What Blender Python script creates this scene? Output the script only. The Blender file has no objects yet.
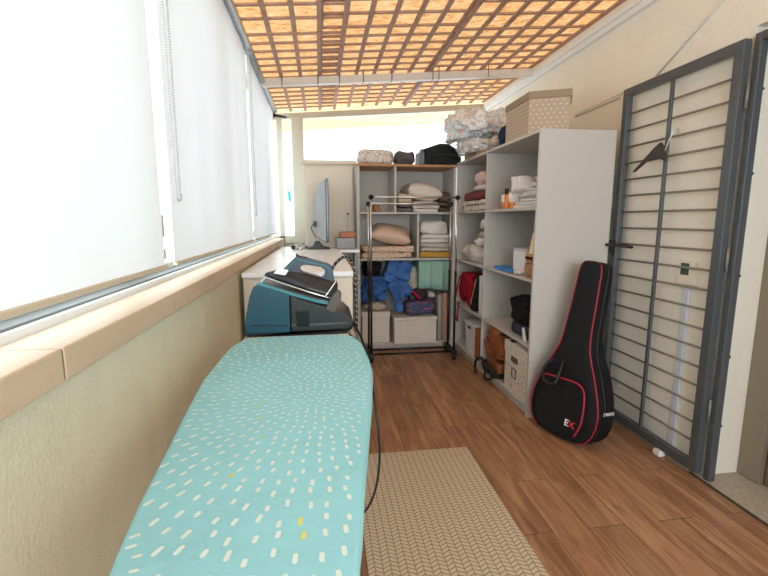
import bpy, bmesh, math, random
from mathutils import Vector, Matrix, noise
sc = bpy.context.scene
PI = math.pi
# ------------------------------------------------------------------ camera
cd = bpy.data.cameras.new('camera'); cam = bpy.data.objects.new('camera', cd)
sc.collection.objects.link(cam); sc.camera = cam
cd.sensor_width = 36; cd.lens = 36*440/768; cd.clip_start = 0.02
cam.location = (0, 0, 1.25)
cam.rotation_euler = (math.radians(90-8.785), 0, math.radians(-8.054))
# ------------------------------------------------------------------ world and light
w = bpy.data.worlds.new('sky'); sc.world = w; w.use_nodes = True
w.node_tree.nodes['Background'].inputs[0].default_value = (0.86, 0.94, 1.0, 1)
w.node_tree.nodes['Background'].inputs[1].default_value = 2.2
def area(name, loc, rot, sx, sy, power, col=(.86, .95, 1)):
    l = bpy.data.lights.new(name, 'AREA'); l.shape = 'RECTANGLE'; l.size = sx; l.size_y = sy
    l.energy = power; l.color = col
    o = bpy.data.objects.new(name, l); sc.collection.objects.link(o)
    o.location = loc; o.rotation_euler = rot
    return o
# daylight through the long side window and the end window
area('daylight_side_window', (-1.3, 1.6, 1.9), (0, -PI/2, 0), 1.9, 7.2, 112, (.76, .91, 1))
area('daylight_end_window', (0.7, 7.4, 1.9), (-PI/2, 0, 0), 4.2, 1.5, 25)
area('rear_fill', (0.55, -2.35, 1.6), (PI/2, 0, 0), 2.4, 1.7, 82)  # fill lamp added behind the camera, out of view, to brighten the room
vs = sc.view_settings
vs.view_transform = 'Standard'; vs.look = 'None'; vs.gamma = 1; vs.use_curve_mapping = False
vs.exposure = 0.22
sc.cycles.max_bounces = 9; sc.cycles.diffuse_bounces = 6; sc.cycles.transmission_bounces = 6
sc.cycles.sample_clamp_indirect = 6
# ------------------------------------------------------------------ materials
def lin(c):
    if isinstance(c, str):
        c = [int(c[i:i+2], 16)/255 for i in (0, 2, 4)]
        c = [x/12.92 if x <= .04045 else ((x+.055)/1.055)**2.4 for x in c]
    return (*c[:3], 1)
MC = {}
def nt(m):
    m.use_nodes = True
    t = m.node_tree
    return t, t.nodes, t.links, t.nodes['Principled BSDF']
def mat(name, col, rough=.6, metal=0, bump=0, bscale=60, var=0, vscale=6, coat=0, alpha=1, spec=.5, stretch=None, col2=None):
    if name in MC: return MC[name]
    m = bpy.data.materials.new(name); t, N, L, b = nt(m)
    c = lin(col)
    b.inputs['Base Color'].default_value = c; b.inputs['Roughness'].default_value = rough
    b.inputs['Metallic'].default_value = metal; b.inputs['Coat Weight'].default_value = coat
    b.inputs['Specular IOR Level'].default_value = spec; b.inputs['Alpha'].default_value = alpha
    tc = N.new('ShaderNodeTexCoord'); mp = N.new('ShaderNodeMapping'); L.new(tc.outputs['Object'], mp.inputs[0])
    if stretch: mp.inputs['Scale'].default_value = stretch
    if var or col2:
        n = N.new('ShaderNodeTexNoise'); n.inputs['Scale'].default_value = vscale; n.inputs['Detail'].default_value = 4
        L.new(mp.outputs[0], n.inputs['Vector'])
        r = N.new('ShaderNodeValToRGB'); r.color_ramp.elements[0].position = .35; r.color_ramp.elements[1].position = .65
        r.color_ramp.elements[0].color = lin(col2) if col2 else (*[x*(1-var) for x in c[:3]], 1)
        r.color_ramp.elements[1].color = c if col2 else (*[min(1, x*(1+var)) for x in c[:3]], 1)
        L.new(n.outputs[0], r.inputs[0]); L.new(r.outputs[0], b.inputs['Base Color'])
    if bump:
        n = N.new('ShaderNodeTexNoise'); n.inputs['Scale'].default_value = bscale; n.inputs['Detail'].default_value = 3
        L.new(mp.outputs[0], n.inputs['Vector'])
        bp = N.new('ShaderNodeBump'); bp.inputs['Strength'].default_value = bump; bp.inputs['Distance'].default_value = .01
        L.new(n.outputs[0], bp.inputs['Height']); L.new(bp.outputs[0], b.inputs['Normal'])
    MC[name] = m
    return m
def cloth(name, col, **k):
    k.setdefault('rough', .9); k.setdefault('bump', .35); k.setdefault('bscale', 45); k.setdefault('spec', .2)
    return mat(name, col, **k)
def vor_mat(name, base, ink, scale, thr, feature='DISTANCE_TO_EDGE', rough=.85, stretch=None, invert=False, warp=.0):
    if name in MC: return MC[name]
    m = bpy.data.materials.new(name); t, N, L, b = nt(m)
    b.inputs['Roughness'].default_value = rough; b.inputs['Specular IOR Level'].default_value = .25
    tc = N.new('ShaderNodeTexCoord'); mp = N.new('ShaderNodeMapping'); L.new(tc.outputs['Object'], mp.inputs[0])
    if stretch: mp.inputs['Scale'].default_value = stretch
    src = mp.outputs[0]
    if warp:
        n = N.new('ShaderNodeTexNoise'); n.inputs['Scale'].default_value = scale*.6
        L.new(src, n.inputs['Vector'])
        mx = N.new('ShaderNodeVectorMath'); mx.operation = 'MULTIPLY_ADD'
        mx.inputs[1].default_value = (warp,)*3; L.new(n.outputs['Color'], mx.inputs[0]); L.new(src, mx.inputs[2]); src = mx.outputs[0]
    v = N.new('ShaderNodeTexVoronoi'); v.feature = feature; v.inputs['Scale'].default_value = scale
    L.new(src, v.inputs['Vector'])
    r = N.new('ShaderNodeValToRGB'); r.color_ramp.elements[0].position = thr; r.color_ramp.elements[1].position = thr+.04
    r.color_ramp.elements[0].color = lin(ink); r.color_ramp.elements[1].color = lin(base)
    L.new(v.outputs['Distance'], r.inputs[0]); L.new(r.outputs[0], b.inputs['Base Color'])
    MC[name] = m
    return m
def stripe_mat(name, a, c, scale, axis='X', rough=.85, ratio=.5):
    if name in MC: return MC[name]
    m = bpy.data.materials.new(name); t, N, L, b = nt(m)
    b.inputs['Roughness'].default_value = rough
    tc = N.new('ShaderNodeTexCoord'); wv = N.new('ShaderNodeTexWave'); wv.bands_direction = axis
    wv.inputs['Scale'].default_value = scale; wv.inputs['Distortion'].default_value = .6
    L.new(tc.outputs['Object'], wv.inputs['Vector'])
    r = N.new('ShaderNodeValToRGB'); r.color_ramp.elements[0].position = ratio; r.color_ramp.elements[1].position = ratio+.08
    r.color_ramp.elements[0].color = lin(a); r.color_ramp.elements[1].color = lin(c)
    L.new(wv.outputs['Fac'], r.inputs[0]); L.new(r.outputs[0], b.inputs['Base Color'])
    MC[name] = m
    return m
# room materials
M_plaster = mat('cream_plaster', 'F0ECE0', rough=.85, bump=.35, bscale=90, var=.02, vscale=3)
M_plaster2 = mat('beige_textured_plaster', 'D6D3BE', rough=.85, bump=.22, bscale=150, var=.03, vscale=14)
M_white = mat('white_trim', 'EDEDEA', rough=.5)
M_winframe = mat('window_frame_greybeige', 'BFB9AA', rough=.45)
M_sill = mat('sill_tile', 'CFB9A1', rough=.55, var=.07, vscale=9, bump=.15, bscale=30, stretch=(1, .3, 1))
M_track = mat('white_sliding_track', 'E8EAEB', rough=.4)
M_lam = mat('pale_grey_laminate', 'C4C2BF', rough=.5, var=.02, vscale=2)
M_lamback = mat('grey_back_panel', 'C3BFB9', rough=.6)
M_stone = mat('grey_stone_threshold', 'B3A898', rough=.7, var=.13, vscale=70, bump=.2, bscale=120)
M_iron = mat('charcoal_painted_steel', '565C60', rough=.42, metal=.2)
M_bar = mat('grey_steel_bar', '807C75', rough=.45, metal=.2)
M_chrome = mat('chrome', 'E6E6E6', rough=.32, metal=1)
M_black = mat('black_plastic', '141416', rough=.4)
M_blackm = mat('black_tube', '121214', rough=.35)
M_lath = mat('brown_lath', 'B08B78', rough=.7, var=.12, vscale=20)
M_lam_w = mat('white_gloss_board', 'EDF0F4', rough=.3)
M_cabface = mat('whitewashed_board', 'D6CDC0', rough=.55, var=.06, vscale=5, stretch=(3, 3, .6))
M_cream = mat('cream_painted_wood', 'E6DFCF', rough=.5)
M_glass = bpy.data.materials.new('clear_glass'); t, N, L, b = nt(M_glass)
mx = N.new('ShaderNodeMixShader'); tr = N.new('ShaderNodeBsdfTransparent'); gl = N.new('ShaderNodeBsdfGlossy')
gl.inputs['Roughness'].default_value = .02; tr.inputs[0].default_value = (.96, .98, .97, 1); mx.inputs[0].default_value = .06
L.new(tr.outputs[0], mx.inputs[1]); L.new(gl.outputs[0], mx.inputs[2]); L.new(mx.outputs[0], N['Material Output'].inputs[0])
def translucent(name, col, f):
    m = bpy.data.materials.new(name); t, N, L, b = nt(m)
    d = N.new('ShaderNodeBsdfDiffuse'); q = N.new('ShaderNodeBsdfTranslucent'); x = N.new('ShaderNodeMixShader')
    d.inputs[0].default_value = lin(col); q.inputs[0].default_value = lin(col); x.inputs[0].default_value = f
    n = N.new('ShaderNodeTexWave'); n.inputs['Scale'].default_value = 12; n.bands_direction = 'Y'; n.inputs['Distortion'].default_value = 3
    bp = N.new('ShaderNodeBump'); bp.inputs['Strength'].default_value = .05
    L.new(n.outputs['Fac'], bp.inputs['Height']); L.new(bp.outputs[0], d.inputs['Normal'])
    L.new(d.outputs[0], x.inputs[1]); L.new(q.outputs[0], x.inputs[2]); L.new(x.outputs[0], N['Material Output'].inputs[0])
    return m
M_blind = translucent('white_blind_fabric', 'F7F8FA', .32)
M_bag = translucent('thin_white_plastic', 'F2F2F2', .4)
# floor: wood look planks running along the room
M_floor = bpy.data.materials.new('wood_plank_floor'); t, N, L, b = nt(M_floor)
tc = N.new('ShaderNodeTexCoord'); mp = N.new('ShaderNodeMapping'); mp.inputs['Rotation'].default_value = (0, 0, PI/2)
L.new(tc.outputs['Object'], mp.inputs[0])
br = N.new('ShaderNodeTexBrick'); br.inputs['Scale'].default_value = 1; br.inputs['Brick Width'].default_value = .95
br.inputs['Row Height'].default_value = .158; br.inputs['Mortar Size'].default_value = .0016; br.inputs['Mortar Smooth'].default_value = .3
br.offset = .37; br.offset_frequency = 2
br.inputs['Color1'].default_value = (0, 0, 0, 1); br.inputs['Color2'].default_value = (1, 1, 1, 1); br.inputs['Mortar'].default_value = (.5, .5, .5, 1)
L.new(mp.outputs[0], br.inputs['Vector'])
mp2 = N.new('ShaderNodeMapping'); mp2.inputs['Scale'].default_value = (9, .9, 1); L.new(tc.outputs['Object'], mp2.inputs[0])
mv = N.new('ShaderNodeVectorMath'); mv.operation = 'MULTIPLY_ADD'; mv.inputs[1].default_value = (3, 7, 5)
L.new(br.outputs['Color'], mv.inputs[0]); L.new(mp2.outputs[0], mv.inputs[2])
gn = N.new('ShaderNodeTexNoise'); gn.inputs['Scale'].default_value = 2.6; gn.inputs['Detail'].default_value = 7; gn.inputs['Distortion'].default_value = .8
gn.inputs['Roughness'].default_value = .62
L.new(mv.outputs[0], gn.inputs['Vector'])
rp = N.new('ShaderNodeValToRGB'); e = rp.color_ramp.elements
e[0].position = .3; e[0].color = lin('82583F'); e[1].position = .72; e[1].color = lin('C6A17C')
e.new(.5).color = lin('A97F60')
L.new(gn.outputs[0], rp.inputs[0])
pv = N.new('ShaderNodeMix'); pv.data_type = 'RGBA'; pv.blend_type = 'MULTIPLY'; pv.inputs[0].default_value = 1
pr = N.new('ShaderNodeValToRGB'); pr.color_ramp.elements[0].color = (.80, .78, .76, 1); pr.color_ramp.elements[1].color = (1.05, 1.02, 1.0, 1)
L.new(br.outputs['Color'], pr.inputs[0]); L.new(rp.outputs[0], pv.inputs[6]); L.new(pr.outputs[0], pv.inputs[7])
kn = N.new('ShaderNodeTexVoronoi'); kn.inputs['Scale'].default_value = 2.1; mp3 = N.new('ShaderNodeMapping'); mp3.inputs['Scale'].default_value = (2.4, 1.2, 1)
L.new(tc.outputs['Object'], mp3.inputs[0]); L.new(mp3.outputs[0], kn.inputs['Vector'])
kr = N.new('ShaderNodeValToRGB'); kr.color_ramp.elements[0].position = .03; kr.color_ramp.elements[0].color = (.42, .36, .33, 1); kr.color_ramp.elements[1].position = .11
L.new(kn.outputs['Distance'], kr.inputs[0])
kx = N.new('ShaderNodeMix'); kx.data_type = 'RGBA'; kx.blend_type = 'MULTIPLY'; kx.inputs[0].default_value = .8
L.new(pv.outputs[2], kx.inputs[6]); L.new(kr.outputs[0], kx.inputs[7])
mm = N.new('ShaderNodeMix'); mm.data_type = 'RGBA'; mm.inputs[7].default_value = lin('5B3A28')
L.new(br.outputs['Fac'], mm.inputs[0]); L.new(kx.outputs[2], mm.inputs[6]); L.new(mm.outputs[2], b.inputs['Base Color'])
b.inputs['Roughness'].default_value = .42
bp = N.new('ShaderNodeBump'); bp.inputs['Strength'].default_value = .12; bp.inputs['Distance'].default_value = .004
L.new(gn.outputs[0], bp.inputs['Height']); L.new(bp.outputs[0], b.inputs['Normal'])
# OSB roof board
M_osb = bpy.data.materials.new('strand_board_roof'); t, N, L, b = nt(M_osb)
tc = N.new('ShaderNodeTexCoord'); mp = N.new('ShaderNodeMapping'); mp.inputs['Scale'].default_value = (1, 1.7, 1); L.new(tc.outputs['Object'], mp.inputs[0])
v = N.new('ShaderNodeTexNoise'); v.inputs['Scale'].default_value = 17; v.inputs['Detail'].default_value = 6; v.inputs['Roughness'].default_value = .75; L.new(mp.outputs[0], v.inputs['Vector'])
r = N.new('ShaderNodeValToRGB'); e = r.color_ramp.elements
e[0].position = .34; e[0].color = lin('D9A468'); e[1].position = .64; e[1].color = lin('FFF3DC'); e.new(.46).color = lin('FADDB2')
L.new(v.outputs[0], r.inputs[0]); L.new(r.outputs[0], b.inputs['Base Color']); b.inputs['Roughness'].default_value = .8
q_ = N.new('ShaderNodeBsdfTranslucent'); x_ = N.new('ShaderNodeMixShader'); x_.inputs[0].default_value = .55
L.new(r.outputs[0], q_.inputs[0]); L.new(b.outputs[0], x_.inputs[1]); L.new(q_.outputs[0], x_.inputs[2]); L.new(x_.outputs[0], N['Material Output'].inputs[0])
# ------------------------------------------------------------------ mesh helpers
C = sc.collection
def bm_new(): return bmesh.new()
def box(bm, lo, hi, mi=0):
    x0, y0, z0 = lo; x1, y1, z1 = hi
    v = [bm.verts.new(p) for p in ((x0,y0,z0),(x1,y0,z0),(x1,y1,z0),(x0,y1,z0),(x0,y0,z1),(x1,y0,z1),(x1,y1,z1),(x0,y1,z1))]
    for f in ((3,2,1,0),(4,5,6,7),(0,1,5,4),(1,2,6,5),(2,3,7,6),(3,0,4,7)):
        bm.faces.new([v[i] for i in f]).material_index = mi
    return v
def prism(bm, pts, d, mi=0):
    """pts: list of 3D points of a planar polygon, d: extrusion vector"""
    d = Vector(d); a = [bm.verts.new(p) for p in pts]; c = [bm.verts.new(Vector(p)+d) for p in pts]
    n = len(pts); fs = [bm.faces.new(a[::-1]), bm.faces.new(c)]
    for i in range(n): fs.append(bm.faces.new((a[i], a[(i+1) % n], c[(i+1) % n], c[i])))
    for f in fs: f.material_index = mi
def tube(bm, pts, r, seg=8, mi=0, cap=True, closed=False):
    pts = [Vector(p) for p in pts]; n = len(pts)
    rs = r if isinstance(r, (list, tuple)) else [r]*n
    rings = []; up = None
    for i, p in enumerate(pts):
        a = pts[(i-1) % n] if (closed or i > 0) else p; c = pts[(i+1) % n] if (closed or i < n-1) else p
        t = (c-a).normalized() if (c-a).length > 1e-9 else Vector((0, 0, 1))
        if up is None:
            up = Vector((0, 0, 1)) if abs(t.z) < .9 else Vector((1, 0, 0))
        s = t.cross(up)
        if s.length < 1e-5: s = t.cross(Vector((.3, 1, .2)))
        s.normalize(); u = s.cross(t).normalized(); up = u
        rings.append([bm.verts.new(p+(s*math.cos(2*PI*k/seg)+u*math.sin(2*PI*k/seg))*rs[i]) for k in range(seg)])
    m = n if closed else n-1
    for i in range(m):
        A, B = rings[i], rings[(i+1) % n]
        for k in range(seg):
            f = bm.faces.new((A[k], A[(k+1) % seg], B[(k+1) % seg], B[k])); f.smooth = True; f.material_index = mi
    if cap and not closed:
        bm.faces.new(rings[0][::-1]).material_index = mi; bm.faces.new(rings[-1]).material_index = mi
def spline(pts, n=8):
    pts = [Vector(p) for p in pts]; out = []
    for i in range(len(pts)-1):
        p0 = pts[max(i-1, 0)]; p1 = pts[i]; p2 = pts[i+1]; p3 = pts[min(i+2, len(pts)-1)]
        for k in range(n):
            t = k/n
            out.append(.5*((2*p1)+(p2-p0)*t+(2*p0-5*p1+4*p2-p3)*t*t+(3*p1-p0-3*p2+p3)*t**3))
    out.append(pts[-1]); return out
def lathe(bm, prof, c=(0, 0, 0), seg=20, mi=0):
    rings = [[bm.verts.new((c[0]+r*math.cos(2*PI*k/seg), c[1]+r*math.sin(2*PI*k/seg), c[2]+z)) for k in range(seg)] for r, z in prof]
    for A, B in zip(rings, rings[1:]):
        for k in range(seg):
            f = bm.faces.new((A[k], A[(k+1) % seg], B[(k+1) % seg], B[k])); f.smooth = True; f.material_index = mi
    bm.faces.new(rings[0][::-1]).material_index = mi; bm.faces.new(rings[-1]).material_index = mi
def soft(bm, c, s, seed=0, e=.5, wr=.02, freq=4, fine=.006, ffreq=14, sub=4, rot=0, mi=0, tilt=0):
    """a soft cloth body: base centre c, full size s; superellipsoid with folds, flat underneath"""
    tmp = bmesh.new(); bmesh.ops.create_icosphere(tmp, subdivisions=sub, radius=1)
    if fine >= .006 and e == .5: e = .72
    off = Vector((seed*7.3, seed*3.1, seed*1.7)); sx, sy, sz = (q/2 for q in s)
    R = Matrix.Rotation(rot, 4, 'Z') @ Matrix.Rotation(tilt, 4, 'Y')
    for v in tmp.verts:
        p = v.co.copy(); q = Vector([math.copysign(abs(a)**e, a) for a in p])
        m = max(abs(a) for a in q); q = q*(.86+.14/max(m, .5))*.96
        P = Vector((q.x*sx, q.y*sy, q.z*sz))
        nz = noise.noise(P*freq+off); rd = 1-abs(noise.noise(P*ffreq*.6+off*2))*2
        P += p*(nz*wr*2.4+(rd-.3)*fine*2.6+noise.noise(P*ffreq*2+off)*fine*1.3)
        if fine >= .006:
            c1 = 1-abs(noise.noise(P*ffreq*.35+off*3))*2; c2 = 1-abs(noise.noise(Vector((P.x*6, P.y*20, P.z*11))+off))*2
            P += p*((c1-.5)*fine*2.0+(c2-.5)*fine*1.5)
            P = Vector((P.x*.93, P.y*.93, P.z*.96))
        P.x = max(-sx, min(sx, P.x)); P.y = max(-sy, min(sy, P.y)); P.z = max(-sz, min(sz, P.z))
        v.co = R @ P
    zmin = min(v.co.z for v in tmp.verts)
    for v in tmp.verts: v.co += Vector((c[0], c[1], c[2]-zmin))
    idx = {v: bm.verts.new(v.co) for v in tmp.verts}
    for f in tmp.faces:
        g = bm.faces.new([idx[v] for v in f.verts]); g.smooth = True; g.material_index = mi
    tmp.free()
def cushion(bm, c, s, seed=0, rot=0, tilt=0, roll=0, mi=0):
    n = 28; R = Matrix.Rotation(rot, 4, 'Z') @ Matrix.Rotation(tilt, 4, 'Y') @ Matrix.Rotation(roll, 4, 'X'); G = []
    off = Vector((seed*3.3, seed*1.9, 0))
    for sg in (1, -1):
        g = []
        for i in range(n+1):
            row = []
            for j in range(n+1):
                u, v = 2*i/n-1, 2*j/n-1; edge = max(abs(u), abs(v)) > .999
                px = 1-.07*(1-u*u); x = u*(1-.08*(1-v*v)*abs(u)**3)*s[0]/2; y = v*(1-.08*(1-u*u)*abs(v)**3)*s[1]/2
                h = ((1-abs(u)**2.6)*(1-abs(v)**2.6))**.5*s[2]/2
                wv = noise.noise(Vector((x*9, y*9, sg))+off)*.12+(1-abs(noise.noise(Vector((x*15, y*6, 3))+off*2))*2)*.05
                z = sg*h*(1+wv)+.01*noise.noise(Vector((x*5, y*5, 0))+off)
                if sg < 0 and edge: row.append(G[0][i][j])
                else: row.append(bm.verts.new((x, y, z)))
            g.append(row)
        G.append(g)
        for i in range(n):
            for j in range(n):
                f = bm.faces.new((g[i][j], g[i+1][j], g[i+1][j+1], g[i][j+1])); f.smooth = True; f.material_index = mi
    vs_ = {v for g in G for row in g for v in row}
    for v in vs_: v.co = R @ v.co
    zm = min(v.co.z for v in vs_)
    for v in vs_: v.co += Vector((c[0], c[1], c[2]-zm))
def folded(bm, c, s, layers=3, seed=0, wr=.004, mi=0, rot=0):
    rnd = random.Random(seed); h = s[2]/layers
    for i in range(layers):
        soft(bm, (c[0]+rnd.uniform(-.006, .006), c[1]+rnd.uniform(-.006, .006), c[2]+i*h*.985), (s[0]-rnd.uniform(0, .014), s[1]-rnd.uniform(0, .014), h), seed+i, e=.27, wr=wr*1.6, freq=9, fine=.003, ffreq=16, sub=5, rot=rot+rnd.uniform(-.025, .025), mi=mi)
def wmat(o):
    m = Matrix.Identity(4)
    while o is not None:
        m = (Matrix.Translation(o.location) @ o.rotation_euler.to_matrix().to_4x4()) @ m; o = o.parent
    return m
def obj(name, bm, m, parent=None, bevel=0, world=True, smooth=None, origin=None):
    me = bpy.data.meshes.new(name); o = bpy.data.objects.new(name, me); C.objects.link(o)
    bmesh.ops.recalc_face_normals(bm, faces=bm.faces)
    if parent is not None:
        o.parent = parent
        if world: bm.transform(wmat(parent).inverted())
    elif world:
        xs = [v.co for v in bm.verts]
        if origin is None:
            lo = Vector([min(p[i] for p in xs) for i in range(3)]); hi = Vector([max(p[i] for p in xs) for i in range(3)])
            origin = Vector(((lo.x+hi.x)/2, (lo.y+hi.y)/2, lo.z))
        o.location = origin; bm.transform(Matrix.Translation(-Vector(origin)))
    if smooth:
        for f in bm.faces: f.smooth = True
    bm.to_mesh(me); bm.free()
    for x in (m if isinstance(m, (list, tuple)) else [m]): me.materials.append(x)
    if bevel:
        q = o.modifiers.new('bevel', 'BEVEL'); q.width = bevel; q.segments = 2; q.limit_method = 'ANGLE'
    return o
def tag(o, label, cat, group=None):
    o['label'] = label; o['category'] = cat
    if group: o['group'] = group
    return o
def thing(name, label, cat, loc=(0, 0, 0), rotz=0, group=None):
    o = bpy.data.objects.new(name, None); C.objects.link(o); o.empty_display_size = .05
    o.location = loc; o.rotation_euler = (0, 0, rotz)
    return tag(o, label, cat, group)
def bx(lo, hi, mi=0):
    bm = bm_new(); box(bm, lo, hi, mi); return bm
def struct(name, bm, m, parent=None, bevel=0):
    o = obj(name, bm, m, parent, bevel)
    if parent is None: o['kind'] = 'structure'
    return o
def one(name, label, cat, bm, m, group=None, bevel=0): return tag(obj(name, bm, m, None, bevel), label, cat, group)
def text(name, s, size, m, parent, M, extrude=.0008):
    cu = bpy.data.curves.new(name, 'FONT'); cu.body = s; cu.size = size; cu.extrude = extrude; cu.align_x = 'CENTER'; cu.align_y = 'CENTER'; cu.offset = size*.02
    t = bpy.data.objects.new(name, cu); C.objects.link(t)
    dg = bpy.context.evaluated_depsgraph_get(); me = bpy.data.meshes.new_from_object(t.evaluated_get(dg))
    bpy.data.objects.remove(t); bpy.data.curves.remove(cu)
    bm = bm_new(); bm.from_mesh(me); bpy.data.meshes.remove(me); bm.transform(M)
    return obj(name, bm, m, parent, world=False)

# ------------------------------------------------------------------ ROOM
YB, YE, XR, XL = -1.8, 4.9, 1.84, -.40
zr = lambda X: 2.345+.078*(X+.36)
struct('floor', bx((-.62, YB-.2, -.1), (1.80, YE+.1, 0)), M_floor)
struct('trim_1', bx((1.80, YB, -.1), (2.30, YE, .003)), M_stone)
struct('trim_2', bx((1.795, .70, -.02), (1.803, 1.80, .008)), mat('dark_joint', '4A423C'))
# left wall below the window
struct('wall_left', bx((-.62, YB-.1, 0), (XL, YE, 1.01)), M_plaster2)
struct('wall_left.001', bx((-.62, YB-.1, 2.30), (-.50, YE+.06, 2.345)), M_winframe)
# tiled sill in segments
bm = bm_new(); ys = [-1.8, -1.38, -.86, -.34, .18, .70, 1.22, 1.74, 2.26, 2.78, 3.30, 3.82, 4.34, 4.80]
for a, c in zip(ys, ys[1:]): box(bm, (-.49, a+.0018, 1.008), (-.388, c-.0018, 1.06))
box(bm, (-.4895, -1.79, 1.0085), (-.3895, 4.79, 1.0585), 1)
struct('window_sill', bm, [M_sill, mat('sill_grout', '8D7A66')], bevel=.003)
struct('trim_3', bx((-.545, YB, 1.008), (-.49, 4.84, 1.074)), M_track)
struct('shade_strip', bx((-.544, YB, 1.074), (-.502, 4.84, 1.079)), mat('rail_shade_strip', '6F6D69', rough=.6))  # dark strip painted in as the shade on the window's lower rail
# window_1: the long side window behind the blinds
w1 = bm_new()
box(w1, (-.60, YB, 1.01), (-.545, 4.84, 1.10)); box(w1, (-.60, YB, 2.24), (-.545, 4.84, 2.30))
for y in (YB, .05, 1.365, 2.3, 3.03, 4.0, 4.79): box(w1, (-.60, y, 1.10), (-.545, y+.055, 2.24))
win = struct('window_1', w1, M_winframe, bevel=.003)
obj('pane', bx((-.575, YB, 1.09), (-.571, 4.82, 2.25)), M_glass, win)
# end wall with glazing (window_2)
w2 = bm_new()
def hdr(bm, y0, y1, dz0, dz1, x0=-.62, x1=XR):
    prism(bm, [(x0, y0, zr(x0)+dz0), (x1, y0, zr(x1)+dz0), (x1, y0, zr(x1)+dz1), (x0, y0, zr(x0)+dz1)], (0, y1-y0, 0))
hdr(w2, YE-.04, YE+.02, -.065, -.005)
box(w2, (-.44, YE-.03, .9), (-.385, YE+.02, 2.29)); box(w2, (-.285, YE-.05, 1.0), (-.165, YE+.03, 2.31))
box(w2, (-.60, YE-.03, 1.0), (1.84, YE+.02, 1.08)); box(w2, (1.76, YE-.03, 1.0), (1.84, YE+.02, 2.40))
win2 = struct('window_2', w2, M_winframe, bevel=.004)
obj('pane', bx((-.43, YE-.005, 1.06), (-.27, YE-.001, 2.25)), M_glass, win2)
obj('pane', bx((-.18, YE-.005, 1.06), (1.78, YE-.001, 2.30)), M_glass, win2)
struct('wall_back', bx((-.62, YE, 0), (1.98, YE+.12, 1.02)), M_plaster)
# right wall with the doorway
bm = bm_new(); box(bm, (XR, 1.77, 0), (XR+.14, YE+.12, 2.62)); box(bm, (XR, .80, 2.06), (XR+.14, 1.77, 2.62)); box(bm, (XR, YB-.1, 0), (XR+.14, .80, 2.62))
struct('wall_right', bm, M_plaster)
# rear wall behind the camera with an opening added to let fill light in
bm = bm_new(); box(bm, (-.62, YB-.12, 0), (1.98, YB, .85)); box(bm, (-.62, YB-.12, .85), (-.42, YB, 2.5)); box(bm, (1.6, YB-.12, .85), (1.98, YB, 2.5)); box(bm, (-.42, YB-.12, 2.25), (1.6, YB, 2.5))
struct('wall_rear', bm, M_plaster)
# roof boards, running out past the end wall as an overhang
bm = bm_new(); prism(bm, [(-.64, YB-.3, zr(-.64)+.06), (2.1, YB-.3, zr(2.1)+.06), (2.1, YB-.3, zr(2.1)+.075), (-.64, YB-.3, zr(-.64)+.075)], (0, 6.15-YB+.3, 0))
struct('ceiling', bm, M_osb)
# cornice along the right wall
bm = bm_new(); box(bm, (1.785, YB, 2.455), (XR, YE-.05, 2.505)); box(bm, (1.805, YB, 2.425), (XR, YE-.05, 2.46))
struct('trim_4', bm, M_white, bevel=.004)
struct('trim_5', bx((-.50, YB, 2.30), (-.455, 4.84, 2.335)), M_winframe)
# doorway, door frame, glazed door, hallway beyond
M_dframe = mat('brown_grey_door_frame', '8F8473', rough=.45)
bm = bm_new(); box(bm, (2.03, 1.66, .004), (2.13, 1.769, 2.07)); box(bm, (2.03, .776, .004), (2.13, .86, 2.07)); box(bm, (2.03, .86, 2.0), (2.13, 1.66, 2.07))
d1 = struct('door_1', bm, M_dframe, bevel=.004)
bm = bm_new(); box(bm, (2.055, .87, .01), (2.10, .96, 1.99)); box(bm, (2.055, 1.56, .01), (2.10, 1.652, 1.99)); box(bm, (2.055, .96, .01), (2.10, 1.56, .12)); box(bm, (2.055, .96, 1.9), (2.10, 1.56, 1.99))
lf = obj('door_leaf', bm, mat('taupe_door_leaf', '776E60', rough=.4), d1, bevel=.003)
obj('pane', bx((2.075, .95, .11), (2.081, 1.57, 1.91)), mat('grey_green_glass', '59615A', rough=.12), lf)
bm = bm_new(); box(bm, (2.30, .5, -.1), (2.36, 2.1, 2.6)); box(bm, (1.98, 1.77, 0), (2.30, 1.86, 2.6)); box(bm, (1.98, .68, 0), (2.30, .775, 2.6)); box(bm, (1.98, .775, 2.10), (2.30, 1.765, 2.6))
struct('wall_hallway', bm, M_plaster)
# ------------------------------------------------------------------ ROOF LATTICE
def lattice(x0, x1, y0, y1, nx, dy, label, dz):
    bm = bm_new(); wl = .014
    for i in range(nx):
        x = x0+(x1-x0)*i/(nx-1); z = zr(x)+dz
        box(bm, (x-wl, y0, z), (x+wl, y1, z+.012))
    y = y0+dy*.4
    while y < y1-.01:
        prism(bm, [(x0-.02, y-wl*.7, zr(x0-.02)+dz+.0125), (x1+.02, y-wl*.7, zr(x1+.02)+dz+.0125), (x1+.02, y-wl*.7, zr(x1+.02)+dz+.0235), (x0-.02, y-wl*.7, zr(x0-.02)+dz+.0235)], (0, wl*1.4, 0))
        y += dy
    return one('wooden_lattice_panel', label, 'lattice', bm, M_lath, 'wooden lattice panels under the roof')
lattice(-.43, .163, YB+.02, 2.88, 5, .165, 'brown wooden lattice ceiling panel nearest the window blinds, closer to the viewer', .0)
lattice(.025, .89, YB+.02, 2.86, 7, .165, 'brown wooden lattice ceiling panel in the middle, closer to the viewer', .0195)
lattice(.905, 1.77, YB+.02, 2.89, 7, .165, 'brown wooden lattice ceiling panel along the cream wall, closer to the viewer', .0)
lattice(-.43, .16, 2.90, 4.84, 5, .138, 'brown wooden lattice ceiling panel by the blinds, crossing above the white beam', .0)
lattice(.02, .89, 2.87, 4.84, 7, .138, 'brown wooden lattice ceiling panel crossing the white beam in the middle', .0195)
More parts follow.
